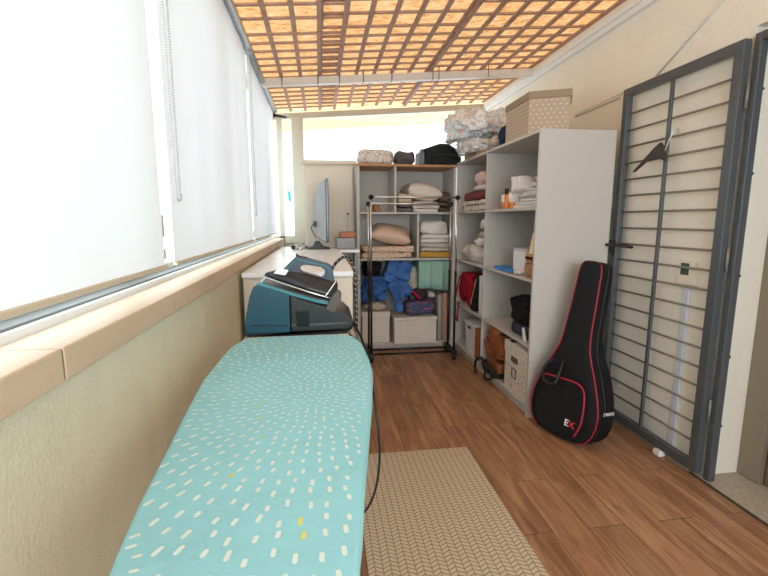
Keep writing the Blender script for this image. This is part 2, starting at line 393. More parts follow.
lattice(.905, 1.77, 2.90, 4.84, 7, .138, 'brown wooden lattice ceiling panel at the far cream wall above the plastic bags', .0)
# white beam and ties
bm = bm_new(); hdr(bm, 3.72, 3.78, -.057, -.002, -.44, 1.79)
one('roof_beam', 'white square metal beam crossing below the wooden lattice', 'beam', bm, mat('white_beam_paint', 'D9D3CC', rough=.4), bevel=.003)
TL = ['first black cable tie at the left end of the white beam by the blinds', 'second black cable tie from the left on the white beam', 'third black cable tie from the left, left of the dense lattice strip end', 'fourth black cable tie from the left on the white beam', 'black cable tie about the middle of the white beam, alone', 'left one of the close pair of cable ties on the white beam', 'right one of the close pair of cable ties on the white beam', 'last black cable tie nearest the cream wall on the white beam']
for k, x in enumerate((-.28, .0, .17, .36, .59, .93, .98, 1.40)):
    bm = bm_new(); a, c = zr(x)-.060, zr(x)+.034
    tube(bm, [(x, 3.716, a), (x, 3.784, a), (x, 3.784, c), (x, 3.716, c)], .0028, 6, closed=True)
    one('cable_tie', TL[k].replace(', left of the dense lattice strip end', ' on the white beam'), 'cable tie', bm, M_black, 'cable ties round the white beam')
# ------------------------------------------------------------------ BLINDS
M_tube = mat('grey_roller_tube', 'A7ABAD', rough=.35, metal=.3)
def blind(y0, y1, label, chain_y, chain_z):
    t = thing('roller_blind', label, 'blind', (-.43, (y0+y1)/2, 1.105), 0, 'white roller blinds on the side window')
    bm = bm_new(); n = 40
    for k in range(n):
        a = y0+(y1-y0)*k/n; c = y0+(y1-y0)*(k+1)/n
        fa = .0012*math.sin(k*.9); fc = .0012*math.sin((k+1)*.9)
        prism(bm, [(-.449+fa, a, 1.118), (-.449+fc, c, 1.118), (-.4485+fc, c, 1.118), (-.4485+fa, a, 1.118)], (0, 0, 1.195))
    bmesh.ops.remove_doubles(bm, verts=bm.verts, dist=1e-5)
    obj('fabric', bm, M_blind, t)
    obj('bottom_bar', bx((-.456, y0, 1.111), (-.442, y1, 1.123)), mat('cream_bottom_bar', 'CFC4B0', rough=.5), t, bevel=.003)
    bm = bm_new(); tube(bm, [(-.43, y0-.02, 2.318), (-.43, y1+.02, 2.318)], .021, 16)
    obj('roller_tube', bm, M_tube, t)
    for y in (y0-.03, y1+.022):
        obj('bracket', bx((-.462, y, 2.290), (-.408, y+.006, 2.345)), M_tube, t, bevel=.002)
    if chain_y:
        bm = bm_new()
        for yy in (chain_y, chain_y+.05):
            z = chain_z
            while z < 2.31:
                bmesh.ops.create_icosphere(bm, subdivisions=1, radius=.0032, matrix=Matrix.Translation((-.434, yy+(.01 if yy == chain_y else 0)*(2.31-z), z))); z += .0075
        tube(bm, [(-.434, chain_y+.01*(2.31-chain_z)+.025+.0235*math.cos(a), chain_z-.022*math.sin(a)) for a in [i*PI/8 for i in range(9)]], .0025, 6)
        obj('bead_chain', bm, mat('grey_bead_chain', 'B9BBB9', rough=.4), t)
    return t
blind(-.55, 1.345, 'white roller blind nearest the viewer, widest on the side window', None, 0)
blind(1.43, 3.02, 'middle white roller blind hanging behind the bead chain loop above the sill', 1.43, 1.33)
blind(3.10, 4.62, 'farthest narrow white roller blind before the window corner post', 3.09, 1.30)
for z0, z1 in ((1.20, 1.265), (1.135, 1.165)):
    bm = bm_new(); box(bm, (-.47, 1.376, z0), (-.462, 1.400, z1))
    one('blind_clip', 'small %s metal clip on the mullion between the first two blinds' % ('upper' if z0 > 1.18 else 'lower'), 'clip', bm, M_tube, 'metal clips between blinds', bevel=.002)
bm = bm_new(); box(bm, (-.452, 3.04, 1.13), (-.444, 3.06, 1.18))
one('blind_clip', 'metal clip between the middle and farthest blinds above the sill', 'clip', bm, M_tube, bevel=.002)
bm = bm_new(); tube(bm, [(-.43, 4.66, 2.27), (-.32, 4.70, 2.265)], [.014, .009], 10); box(bm, (-.445, 4.64, 2.25), (-.425, 4.68, 2.29))
one('wall_clamp', 'black clamp sticking out below the end of the roller tube', 'clamp', bm, M_black)
# ------------------------------------------------------------------ IRONING BOARD
ib = thing('ironing_board', 'ironing board with turquoise cover speckled with white dashes', 'ironing board', (-.085, .75, 0))
cx0 = -.103
def hw(y):
    pts = [(.10, .0), (.105, .03), (.14, .062), (.2, .088), (.3, .108), (.45, .140), (.65, .165), (.9, .194), (1.1, .213), (1.25, .212), (1.38, .203), (1.44, .190), (1.475, .172), (1.492, .14), (1.498, .0)]
    for (a, p), (c, q) in zip(pts, pts[1:]):
        if a <= y <= c: return p+(q-p)*(y-a)/(c-a)
    return 0
def cxc(y): return cx0+(.02 if y > 1.2 else .02*(y-.6)/.6 if y > .6 else 0)*1.0
outline = []
ysb = [.10, .101, .105, .12, .14, .17, .2, .25, .3, .4, .5, .6, .7, .8, .9, 1.0, 1.1, 1.2, 1.3, 1.38, 1.42, 1.45, 1.475, 1.488, 1.496]
for y in ysb: outline.append((cxc(y)+hw(y), y))
for y in ysb[::-1]: outline.append((cxc(y)-hw(y), y))
def board_layers(bm, ol, zs):
    cc = Vector((cx0, .8, 0)); rings = []
    for inset, z in zs:
        ring = []
        for x, y in ol:
            d = Vector((x-cx0, y-.8, 0)); l = d.length
            p = cc+d*(1-inset/l); ring.append(bm.verts.new((p.x, p.y, z)))
        rings.append(ring)
    n = len(ol)
    for A, B in zip(rings, rings[1:]):
        for k in range(n):
            f = bm.faces.new((A[k], A[(k+1) % n], B[(k+1) % n], B[k])); f.smooth = True
    f = bm.faces.new(rings[0][::-1]); f = bm.faces.new(rings[-1])
    return f
bm = bm_new(); board_layers(bm, outline, [(.012, .826), (.002, .828), (0, .84), (.001, .852), (.005, .858), (.012, .860)])
rnd = random.Random(4)
def inside(x, y, m=.012): return .12 < y < 1.485 and abs(x-cxc(y)) < hw(y)-m
placed = []
def burst(cx, cy, rmax, own):
    r = .012; ring = 0
    while r < rmax:
        ln = .0085+.0075*min(1, r/.45); step = ln*2.1
        n = max(5, int(2*PI*r/(.0155+.013*min(1, r/.4))))
        ph = rnd.random()*6
        for k in range(n):
            a = ph+2*PI*k/n+rnd.uniform(-.25, .25)/n*3; rr = r+rnd.uniform(-.25, .25)*step
            x = cx+rr*math.cos(a); y = cy+rr*math.sin(a)
            if not inside(x, y) or own(x, y): continue
            u = Vector((math.cos(a+rnd.uniform(-.12, .12)), math.sin(a), 0)).normalized(); s = Vector((-u.y, u.x, 0))
            hl = ln/2*rnd.uniform(.8, 1.15); wd = .0022+.0010*min(1, r/.4)
            P = Vector((x, y, .8606)); q = []
            for (fu, fs) in ((-1, -.5), (-.7, -1), (.7, -1), (1, -.5), (1, .5), (.7, 1), (-.7, 1), (-1, .5)):
                q.append(bm.verts.new(P+u*hl*fu+s*wd*fs))
            bm.faces.new(q).material_index = 2 if rnd.random() < .03 else 1
        r += step; ring += 1
B1, B2, B3 = (-.02, .93), (.06, 1.43), (-.42, .45)
dd = lambda x, y, b: math.hypot(x-b[0], y-b[1])
burst(*B1, 1.0, lambda x, y: dd(x, y, B2) < .55*dd(x, y, B1) or dd(x, y, B3) < .45*dd(x, y, B1))
burst(*B2, .5, lambda x, y: dd(x, y, B2) >= .55*dd(x, y, B1))
burst(*B3, .6, lambda x, y: dd(x, y, B3) >= .45*dd(x, y, B1))
obj('cover', bm, [cloth('turquoise_cotton', '93D0DC', bump=.25, bscale=25, var=.05, vscale=4), cloth('white_dash_print', 'D9E9E6', bump=0), cloth('yellow_dash_print', 'D8DB7E', bump=0)], ib)
ol2 = [(cxc(y)+s*hw(y)*.93, .8+(y-.8)*.98) for s, yy in ((1, ysb), (-1, ysb[::-1])) for y in yy]
bm = bm_new(); board_layers(bm, ol2, [(0, .808), (0, .825)])
obj('base', bm, mat('white_steel', 'D9DADA', rough=.4), ib)
for a, c in (((.15), (1.25)), ((1.2), (.2))):
    bm = bm_new(); x = .03 if a < 1 else -.03
    for s in (-1, 1):
        tube(bm, [(cx0+s*.10+x*.5, a, .03), (cx0+s*.10+x*.5, c, .806)], .011, 8)
    tube(bm, [(cx0-.22, a, .0125), (cx0+.22, a, .0125)], .0125, 8)
    tube(bm, [(cx0-.10+x*.5, a, .015), (cx0-.10+x*.5, a, .04)], .011, 8); tube(bm, [(cx0+.10+x*.5, a, .015), (cx0+.10+x*.5, a, .04)], .011, 8)
    obj('leg', bm, mat('grey_leg_tube', '9A9C9E', rough=.35, metal=.5), ib)
bm = bm_new()
for y in (1.50, 1.57, 1.64, 1.71, 1.78): tube(bm, [(-.27, y, .845), (.11, y, .845)], .003, 6)
tube(bm, [(-.22, 1.40, .815), (-.24, 1.5, .839), (-.27, 1.5, .84), (-.27, 1.79, .84), (.11, 1.79, .84), (.11, 1.5, .84), (.05, 1.5, .839), (.04, 1.40, .815)], .004, 6)
obj('iron_rest', bm, M_chrome, ib)
# ------------------------------------------------------------------ STEAM STATION AND IRON
K = .00351
def P(x, y, Y=1.52): return (-.272+(x-245)*K, Y, .849+(336-y)*K)
def side(bm, pts, y0, y1, mi=0): prism(bm, [P(x, y, y0) for x, y in pts], (0, y1-y0, 0), mi)
st = thing('steam_generator', 'steam generator base with blue water tank on the end of the ironing board', 'steam station', (-.08, 1.62, .849))
Y0, Y1 = 1.52, 1.74
bm = bm_new(); side(bm, [(246.5, 331), (247.5, 318), (252, 296), (256, 286), (260, 283.5), (272, 287.5), (290, 294), (290, 332), (248, 332)], Y0, Y1)
obj('water_tank', bm, mat('petrol_blue_plastic', '1E4859', rough=.22, coat=.25, var=.06, vscale=9), st, bevel=.007)
bm = bm_new(); side(bm, [(258.5, 284.2), (290, 295), (318, 303.5), (337, 307.5), (337, 304.5), (318, 300), (290, 291.5), (262, 281)], Y0+.003, Y0+.02)
obj('tank_trim', bm, mat('aqua_trim', '3F7F8C', rough=.2, coat=.3), st, bevel=.003)
bm = bm_new(); side(bm, [(290.2, 332), (290.2, 294.5), (310, 302), (334, 309), (346, 314), (352.5, 321), (353, 326), (349, 331.5)], Y0, Y1)
obj('body', bm, mat('dark_grey_plastic', '1E2022', rough=.3, coat=.15), st, bevel=.007)
bm = bm_new(); side(bm, [(248, 336), (246.5, 332.2), (350, 332), (352, 328.5), (346, 335.8)], Y0+.006, Y1-.006)
obj('base', bm, M_black, st, bevel=.003)
bm = bm_new(); box(bm, (P(296, 0)[0], Y0-.003, P(0, 326)[2]), (P(309, 0)[0], Y0+.004, P(0, 310)[2]))
obj('control_panel', bm, mat('dark_gloss', '1B1D20', rough=.12), st, bevel=.004)
bm = bm_new(); side(bm, [(325, 308), (332, 296), (337, 290), (341, 293), (340, 303), (334, 314), (324, 309)], Y0-.007, Y0+.03)
obj('locking_lever', bm, mat('smoky_brown_plastic', '4B443F', rough=.35), st, bevel=.004)
bm = bm_new(); side(bm, [(252, 323), (289, 324), (289, 326), (252, 325)], Y0-.0015, Y0+.01)
obj('level_line', bm, mat('deep_teal_line', '14313D', rough=.3), st)
bm = bm_new(); side(bm, [(291, 324), (346, 323), (346, 325), (291, 326)], Y0-.0015, Y0+.01)
obj('seam_line', bm, mat('smoke_line', '4A4C4E', rough=.3), st)
bm = bm_new(); side(bm, [(262, 283), (290, 292), (318, 300), (336, 304), (336, 309), (290, 296)], Y0+.04, Y1-.03)
obj('iron_tray', bm, mat('grey_tray', '3B3F43', rough=.4), st, bevel=.003)
# iron
ir = thing('steam_iron', 'dark navy steam iron with open handle parked tilted on the blue steam station', 'iron', P(300, 290, 1.63))
a0, a1 = Vector(P(262, 280, 0)), Vector(P(326, 300.5, 0)); ax = (a1-a0).normalized(); nz = Vector((-ax.z, 0, ax.x)); LN = (a1-a0).length+.035
def iw(t): return .062*min(1, (t/.62)**.6) if t > 0 else .002
def slab(bm, prof, cy=1.63, n=16):
    """prof: list of (height above sole, width factor, start t, end t)"""
    rings = []
    for h, f, t0, t1 in prof:
        up, dn = [], []
        for k in range(n+1):
            t = t0+(t1-t0)*k/n; q = a0+ax*(t*LN)+nz*h; wdt = max(.001, iw(t)*f)
            if k == n: wdt *= .8
            up.append((q.x, cy+wdt, q.z)); dn.append((q.x, cy-wdt, q.z))
        rings.append([bm.verts.new(p) for p in up+dn[::-1]])
    m = len(rings[0])
    for A, B in zip(rings, rings[1:]):
        for k in range(m):
            f = bm.faces.new((A[k], A[(k+1) % m], B[(k+1) % m], B[k])); f.smooth = True
    bm.faces.new(rings[0][::-1]); bm.faces.new(rings[-1])
bm = bm_new(); slab(bm, [(0, 1, 0, 1), (.006, 1, 0, 1)]); obj('soleplate', bm, M_chrome, ir)
bm = bm_new(); slab(bm, [(.0065, .97, .01, 1), (.018, .95, .02, 1.0), (.034, .78, .12, .99), (.052, .55, .26, .98), (.060, .42, .34, .96)]); obj('body', bm, mat('slate_plastic', '24282E', rough=.32, coat=.15), ir)
M_navy = mat('navy_plastic', '1B2A42', rough=.3, coat=.2)
OUT = [(272, 281), (277, 276), (285, 270), (291, 264), (297, 258.6), (303, 259.6), (311, 261.6), (320, 264.2), (328, 266.5), (333, 270), (334.5, 280), (336, 291), (331, 295.5), (312, 291), (290, 285.5)]
INN = [(300, 272.5), (300, 272), (300.2, 271.5), (300.6, 270), (301.5, 268.4), (304, 267.4), (310, 267.8), (316, 268.8), (321, 269.8), (325, 273), (325.6, 275.5), (324.5, 278.5), (320, 280.4), (311, 279), (304, 276.3)]
def ring_prism(bm, o_, i_, y0, y1):
    n = len(o_); V = [[bm.verts.new(P(*p, y)) for p in q] for y in (y0, y1) for q in (o_, i_)]
    for k in range(n):
        j = (k+1) % n
        bm.faces.new((V[0][k], V[0][j], V[1][j], V[1][k])); bm.faces.new((V[2][k], V[3][k], V[3][j], V[2][j]))
        bm.faces.new((V[0][k], V[2][k], V[2][j], V[0][j])); bm.faces.new((V[1][k], V[1][j], V[3][j], V[3][k]))
bm = bm_new(); ring_prism(bm, OUT, INN, 1.606, 1.654); obj('handle', bm, M_navy, ir, bevel=.009)
bm = bm_new(); side(bm, [(297, 262), (296, 256), (300, 258.5), (308, 260), (308, 263)], 1.615, 1.645); obj('steam_trigger', bm, M_black, ir, bevel=.003)
bm = bm_new(); tube(bm, spline([P(281, 276, 1.606), P(290, 268.5, 1.6055), P(298, 262.5, 1.6055), P(318, 266.8, 1.6055), P(328, 269.5, 1.6055), P(331, 280, 1.6055), P(332.5, 290, 1.606)], 6), .0022, 6)
obj('trim_line', bm, mat('teal_accent', '357F8E', rough=.2), ir)
q = a0+ax*.055+nz*.0335
bm = bm_new(); prism(bm, [(q.x-.022, 1.59, q.z+.002), (q.x+.020, 1.585, q.z-.006), (q.x+.032, 1.592, q.z+.012), (q.x-.004, 1.6, q.z+.020)], (0, .012, 0)); obj('spray_nozzle_cover', bm, M_lam_w, ir, bevel=.003)
bm = bm_new(); tube(bm, spline([P(325, 299, 1.565), P(331, 291, 1.57), P(337, 283, 1.58)], 5), .0022, 6); obj('wire_bail', bm, M_chrome, ir)
# hose: black with white spiral
hpts = spline([P(332.5, 274, 1.63), P(337, 267, 1.64), P(346, 261.5, 1.68), P(354, 266, 1.72), P(358.5, 280, 1.72), P(359.5, 305, 1.72), P(360, 328, 1.70), P(359, 345, 1.70), P(356, 352, 1.68), P(350, 345, 1.7), P(346, 331, 1.745)], 8)
ho = thing('steam_hose', 'black and white spiral covered hose looping from the iron to its base', 'hose', P(360, 350, 1.70))
bm = bm_new(); tube(bm, hpts, .0058, 10); obj('sheath', bm, M_black, ho)
bm = bm_new(); tot = 0; hel = []
for i in range(len(hpts)-1):
    for k in range(6):
        p = hpts[i].lerp(hpts[i+1], k/6); d = (hpts[i+1]-hpts[i]).normalized(); s = d.cross(Vector((0, 1, 0))).normalized(); u = s.cross(d)
        a = tot/.011*PI; tot += (hpts[i+1]-hpts[i]).length/6
        hel.append(p+(s*math.cos(a)+u*math.sin(a))*.0052)
tube(bm, hel, .0012, 5); obj('spiral_stripe', bm, mat('white_braid', 'D8D8D4'), ho)
# mains cord drooping from the station past the edge of the board
bm = bm_new(); tube(bm, spline([(.115, 1.66, .858), (.145, 1.60, .80), (.165, 1.52, .70), (.180, 1.44, .55), (.185, 1.42, .42), (.165, 1.40, .31), (.12, 1.38, .25), (.06, 1.36, .30), (0.0, 1.34, .5)], 8), .0042, 8)
one('power_cord', 'black power cord drooping beside the ironing board edge above the rug', 'cord', bm, M_black)
# ------------------------------------------------------------------ CABINETS ON THE LEFT
def lowcab(y0, y1, label, split=False):
    t = thing('storage_cabinet', label, 'cabinet', (-.115, (y0+y1)/2, 0), 0, 'low white cabinets along the window wall')
    obj('body', bx((-.38, y0+.02, 0), (.150, y1, .975)), M_cabface, t, bevel=.002)
    if split:
        obj('top', bx((-.382, y0+.01, .975), (-.131, y1, 1.0)), M_lam_w, t, bevel=.003); obj('top', bx((-.128, y0+.01, .975), (.155, y1, 1.0)), M_lam_w, t, bevel=.003)
    else: obj('top', bx((-.382, y0, .975), (.155, y1, 1.0)), M_lam_w, t, bevel=.003)
    obj('door', bx((-.372, y0+.001, .05), (.146, y0+.019, .965)), M_cabface, t, bevel=.002)
lowcab(2.16, 2.95, 'white topped low cabinet right behind the steam station under the sill')
lowcab(2.96, 3.78, 'second low cabinet with split white top, between front cabinet and television desk', True)
t = thing('desk', 'narrow white desk carrying the television in front of the cream cupboard', 'desk', (0, 4.05, 0))
obj('top', bx((-.38, 3.80, .972), (.325, 4.33, .995)), M_lam_w, t, bevel=.002)
for x in (-.37, .06): obj('side_panel', bx((x, 3.82, 0), (x+.02, 4.31, .972)), M_lam, t, bevel=.001)
obj('shelf', bx((.08, 3.84, .70), (.325, 4.31, .715)), M_lam, t)
obj('side_panel', bx((.305, 4.12, 0), (.325, 4.31, .972)), M_lam, t)
bm = bm_new(); soft(bm, (.20, 4.02, .715), (.17, .26, .20), 61, wr=.015)
one('folded_cloth', 'pinkish cloth bundle on the shelf under the white desk top', 'cloth', bm, cloth('pinkish_cloth', 'CFA79B'))
# television seen edge-on
tv = thing('television', 'flat silver backed television standing edge-on on the white desk', 'television', (0, 4.1, .995))
bm = bm_new(); prism(bm, [(.045, 3.88, 1.055), (.045, 4.56-.25, 1.055), (.045, 4.31, 1.60), (.045, 3.88, 1.60)], (.022, 0, 0)); obj('screen', bm, mat('black_screen', '15161A', rough=.12), tv, bevel=.004)
bm = bm_new(); prism(bm, [(.045, 3.885, 1.06), (.02, 3.90, 1.07), (-.045, 3.95, 1.12), (-.055, 3.96, 1.2), (-.05, 3.96, 1.42), (-.02, 3.93, 1.56), (.045, 3.885, 1.595)], (0, .40, 0)); obj('rear_shell', bm, mat('silver_grey_plastic', 'AEB6BE', rough=.3, coat=.2), tv, bevel=.008)
bm = bm_new(); prism(bm, [(-.13, 3.9, .995), (.075, 3.9, .995), (.075, 3.9, 1.003), (.02, 3.9, 1.01), (-.02, 3.9, 1.06), (-.06, 3.9, 1.06), (-.08, 3.9, 1.012), (-.13, 3.9, 1.003)], (0, .22, 0)); obj('stand', bm, M_black, tv, bevel=.003)
bm = bm_new(); box(bm, (-.066, 3.93, 1.19), (-.04, 3.97, 1.24)); tube(bm, spline([(-.05, 3.94, 1.23), (-.085, 3.93, 1.18), (-.05, 3.95, 1.1)], 6), .004, 6); obj('mount', bm, M_black, tv)
bm = bm_new(); box(bm, (.13, 3.95, .996), (.30, 4.12, 1.095)); 
one('plastic_tray', 'translucent grey tray on the desk between television and shelving', 'tray', bm, mat('smoky_clear_plastic', '8D8E90', rough=.25, alpha=.75), bevel=.006)
bm = bm_new(); box(bm, (.165, 3.94, 1.097), (.305, 4.11, 1.145))
one('wooden_box', 'flat reddish brown wooden box resting on the grey tray', 'box', bm, mat('reddish_wood', 'A5623F', rough=.5, var=.1), bevel=.004)
bm = bm_new(); tube(bm, [(-.24, 3.86, 1.018), (-.19, 4.14, 1.018)], .022, 16)
ro = one('paper_roll', 'larger white paper roll lying at the end of the window sill', 'roll', bm, M_white)
bm = bm_new(); tube(bm, [(-.2415, 3.853, 1.018), (-.2398, 3.862, 1.018)], .019, 16); obj('roll_core', bm, M_black, ro)
bm = bm_new(); tube(bm, [(-.185, 3.87, 1.009), (-.14, 4.10, 1.009)], .013, 14)
one('paper_roll', 'smaller white roll between the larger roll and the television stand', 'roll', bm, M_white)
# cream cupboard
cb = thing('cupboard', 'tall cream cupboard with moulded top beside the end window', 'cupboard', (.08, 4.6, 0))
obj('body', bx((-.155, 4.40, 0), (.325, 4.80, 1.765)), M_cream, cb, bevel=.003)
bm = bm_new(); prism(bm, [(-.165, 4.392, 1.765), (-.165, 4.80, 1.765), (.334, 4.80, 1.765), (.334, 4.392, 1.765)], (0, 0, .014)); box(bm, (-.182, 4.375, 1.779), (.352, 4.81, 1.815)); obj('cornice', bm, M_cream, cb, bevel=.008)
dr = obj('door', bx((-.14, 4.383, .08), (.312, 4.40, 1.75)), M_cream, cb, bevel=.003)
bm = bm_new(); tube(bm, [(.262, 4.355, 1.31), (.262, 4.384, 1.31)], .011, 12); obj('knob', bm, M_black, dr)
bm = bm_new(); tube(bm, spline([(.262, 4.357, 1.30), (.255, 4.362, 1.22), (.262, 4.362, 1.12)], 6), .0018, 5)
one('thin_string', 'thin string hanging from the black cupboard knob', 'string', bm, mat('grey_string', '9A938A'))
bm = bm_new(); prism(bm, [(-.340, 4.868, 1.46), (-.305, 4.868, 1.435), (-.315, 4.868, 1.545), (-.350, 4.868, 1.565)], (0, .02, 0))
one('hanging_tag', 'small teal tag hanging in the narrow end window pane', 'tag', bm, mat('teal_plastic', '4FB7B8', rough=.4), bevel=.003)
# ------------------------------------------------------------------ BACK SHELVING UNIT
T = .018
bk = thing('shelving_unit', 'grey shelving unit against the end wall behind the clothes rack', 'shelves', (.8, 4.3, 0))
def sh(name, lo, hi, m=M_lam): return obj(name, bx(lo, hi), m, bk, bevel=.0012)
sh('side_panel', (.328, 4.10, 0), (.355, 4.50, 1.735)); sh('side_panel', (1.245, 4.105, 0), (1.269, 4.50, 1.735))
sh('top_panel', (.328, 4.095, 1.7355), (1.269, 4.50, 1.757), mat('raw_wood_edge', 'B98A5E', rough=.6, var=.1, vscale=15))
sh('back_panel', (.356, 4.492, .07), (1.244, 4.50, 1.735), M_lamback)
for z in (1.305, .872, .052): sh('shelf', (.356, 4.105, z), (1.244, 4.491, z+T))
sh('plinth', (.356, 4.115, 0), (1.244, 4.13, .050))
sh('divider', (.680, 4.11, 1.324), (.698, 4.491, 1.735)); sh('divider', (.900, 4.11, .891), (.918, 4.491, 1.304))
# ------------------------------------------------------------------ SIDE SHELVING UNIT
sd = thing('shelving_unit', 'pale grey open shelving unit standing along the cream wall beside the guitar bag', 'shelves', (1.5, 3.3, 0))
def ss(name, lo, hi, m=M_lam): return obj(name, bx(lo, hi), m, sd, bevel=.0012)
ss('side_panel', (1.27, 2.50, 0), (1.752, 2.52, 1.775)); ss('side_panel', (1.27, 4.085, 0), (1.76, 4.103, 1.757))
ss('top_panel', (1.272, 2.5205, 1.757), (1.76, 4.10, 1.775))
ss('back_panel', (1.752, 2.5205, .07), (1.76, 4.084, 1.756), M_lamback)
ss('divider', (1.272, 3.335, .072), (1.751, 3.353, 1.756))
for z in (1.31, .868, .452, .052):
    ss('shelf', (1.273, 2.521, z), (1.751, 3.3345, z+T)); ss('shelf', (1.273, 3.3535, z), (1.751, 4.0845, z+T))
ss('plinth', (1.29, 2.5205, 0), (1.305, 4.084, .051))
Z1, Z2, Z3, Z4 = 1.3285, .8865, .4705, .0705
B1z, B2z, B4z = 1.3235, .8905, .0705
# ------------------------------------------------------------------ THINGS ON THE BACK UNIT
def S(name, label, cat, c, s, m, group=None, **k):
    bm = bm_new(); soft(bm, c, s, **k); return one(name, label, cat, bm, m, group)
def F(name, label, cat, c, s, m, layers=3, seed=0, group=None, rot=0, wr=.004):
    bm = bm_new(); folded(bm, c, s, layers, seed, wr, rot=rot); return one(name, label, cat, bm, m, group)
S('rolled_duvet', 'rolled duvet with grey marbled pattern on top of the back shelving', 'duvet', (.515, 4.27, 1.7575), (.35, .30, .145), vor_mat('marbled_duvet', 'E4DFD8', '8B8580', 19, .02, warp=.15), seed=3, wr=.01, e=.6, fine=.004)
S('sleeping_bag', 'dark grey soft bag squeezed between marbled duvet and suitcase', 'bag', (.80, 4.28, 1.7575), (.21, .26, .15), cloth('dark_grey_nylon', '57555A', rough=.6), seed=5, wr=.012, e=.6)
sc_ = thing('suitcase', 'black suitcase lying on the back shelving corner', 'suitcase', (1.13, 4.28, 1.7575))
bm = bm_new(); prism(bm, [(.94, 4.14, 1.762), (1.32, 4.14, 1.762), (1.33, 4.14, 1.84), (1.29, 4.14, 1.905), (1.20, 4.14, 1.955), (1.12, 4.14, 1.958), (1.02, 4.14, 1.925), (.945, 4.14, 1.90)], (0, .32, 0)); obj('shell', bm, cloth('black_suitcase_fabric', '1F2123', rough=.55), sc_, bevel=.018)
bm = bm_new(); tube(bm, spline([(1.04, 4.145, 1.80), (1.04, 4.118, 1.83), (1.08, 4.112, 1.845), (1.22, 4.112, 1.845), (1.26, 4.118, 1.83), (1.26, 4.145, 1.80)], 6), .009, 8); obj('carry_handle', bm, M_black, sc_)
bm = bm_new(); box(bm, (.925, 4.128, 1.762), (.965, 4.16, 1.87)); box(bm, (.925, 4.128, 1.868), (.955, 4.2, 1.90)); obj('corner_guard', bm, mat('grey_corner_plastic', '6B737B', rough=.35), sc_, bevel=.008)
# row 1
bm = bm_new(); cushion(bm, (.975, 4.27, 1.422), (.35, .27, .17), 8, tilt=.16, rot=.1); one('pillow', 'cream pillow flopped on top of the folded blanket, upper back shelf', 'pillow', bm, cloth('cream_cotton', 'E9DFD3', bump=.2))
F('folded_blanket', 'white folded blanket under the cream pillow on the upper back shelf', 'blanket', (.995, 4.27, B1z), (.27, .28, .10), cloth('white_blanket', 'DEDAD4'), 3, 9)
F('folded_textile', 'beige rolled textile beside the divider, upper back shelf', 'textile', (.79, 4.24, 1.41), (.15, .24, .085), cloth('beige_textile', 'CBBBA5'), 2, 12)
F('folded_textile', 'dark grey folded textile at the bottom left of the cream pillow', 'textile', (.79, 4.27, B1z), (.16, .28, .085), cloth('dark_grey_textile', '6F6C6B'), 2, 14)
F('folded_textile', 'dark brown folded textile in the right corner of the upper back shelf', 'textile', (1.185, 4.31, B1z), (.11, .28, .20), cloth('dark_brown_textile', '5E5148'), 4, 16)
S('small_basket', 'small terracotta item at the front of the empty upper left cubby', 'ornament', (.525, 4.22, B1z), (.07, .09, .075), cloth('terracotta_item', 'B07350'), seed=17, wr=.006, e=.7, sub=3)
# row 2
bm = bm_new(); cushion(bm, (.675, 4.28, 1.005), (.40, .32, .17), 20, tilt=.17, roll=.25, rot=-.15); one('pillow', 'peach satin pillow lying on the patterned quilt, middle back shelf', 'pillow', bm, mat('peach_satin', 'D6B7A2', rough=.4, bump=.3, bscale=9))
F('folded_quilt', 'folded quilt with small beige flowers under the peach pillow', 'quilt', (.63, 4.27, B2z), (.52, .30, .115), vor_mat('floral_quilt', 'D9C2AC', 'A9765F', 45, .25, 'F1'), 2, 21, wr=.008)
S('folded_sheet', 'upper white folded sheet at the top of the right middle pile', 'sheet', (1.08, 4.27, 1.115), (.30, .30, .125), cloth('white_sheet', 'E3E0DC', bump=.2), 'white sheets in the middle back pile', seed=23, wr=.008, e=.4)
F('folded_sheet', 'white folded sheet between top sheet and grey sheet, right middle pile', 'sheet', (1.08, 4.27, 1.035), (.30, .31, .08), cloth('white_sheet', 'E3E0DC'), 2, 24, 'white sheets in the middle back pile')
F('folded_sheet', 'pale grey folded sheet lying on the mustard blanket', 'sheet', (1.08, 4.27, .95), (.31, .31, .084), cloth('grey_sheet', 'C5BDB6'), 2, 25)
F('folded_blanket', 'mustard yellow folded blanket at the bottom of the right pile', 'blanket', (1.08, 4.27, B2z), (.31, .31, .058), cloth('mustard_wool', 'C49C4A'), 1, 26)
# big lower bay
def lidbox(label, lo, hi, m, lidm, hole=None, group=None, lidh=.06, ov=.006):
    cx, cy = (lo[0]+hi[0])/2, (lo[1]+hi[1])/2
    t = thing('storage_box', label, 'box', (cx, cy, lo[2]), 0, group)
    o = obj('body', bx((lo[0]+ov, lo[1]+ov, lo[2]), (hi[0]-ov, hi[1]-ov, hi[2]-lidh*.5)), m, t, bevel=.006)
    obj('lid', bx((lo[0], lo[1], hi[2]-lidh), hi), lidm, t, bevel=.006)
    return t
M_bxw = mat('white_box_card', 'DCD4C9', rough=.6, var=.02)
lidbox('tall white storage box under blue clothes in the lower back bay', (.365, 4.12, B4z), (.645, 4.44, .375), M_bxw, M_bxw)
lidbox('low wide white storage box sticking out below the tote bag', (.665, 4.03, B4z), (1.09, 4.40, .33), M_bxw, M_bxw, lidh=.03)
S('folded_textile', 'crumpled beige textile on top of the tall white box', 'textile', (.50, 4.27, .376), (.27, .28, .085), cloth('beige_linen', 'BDAE9C'), seed=30, wr=.012)
S('clothing_pile', 'big pile of blue clothes spilling in the lower back bay', 'clothes', (.515, 4.25, .463), (.30, .27, .25), cloth('blue_denim_cloth', '4069A8', bump=.6, bscale=14, var=.2), seed=31, wr=.035, e=.75, fine=.02, sub=6)
bm = bm_new()
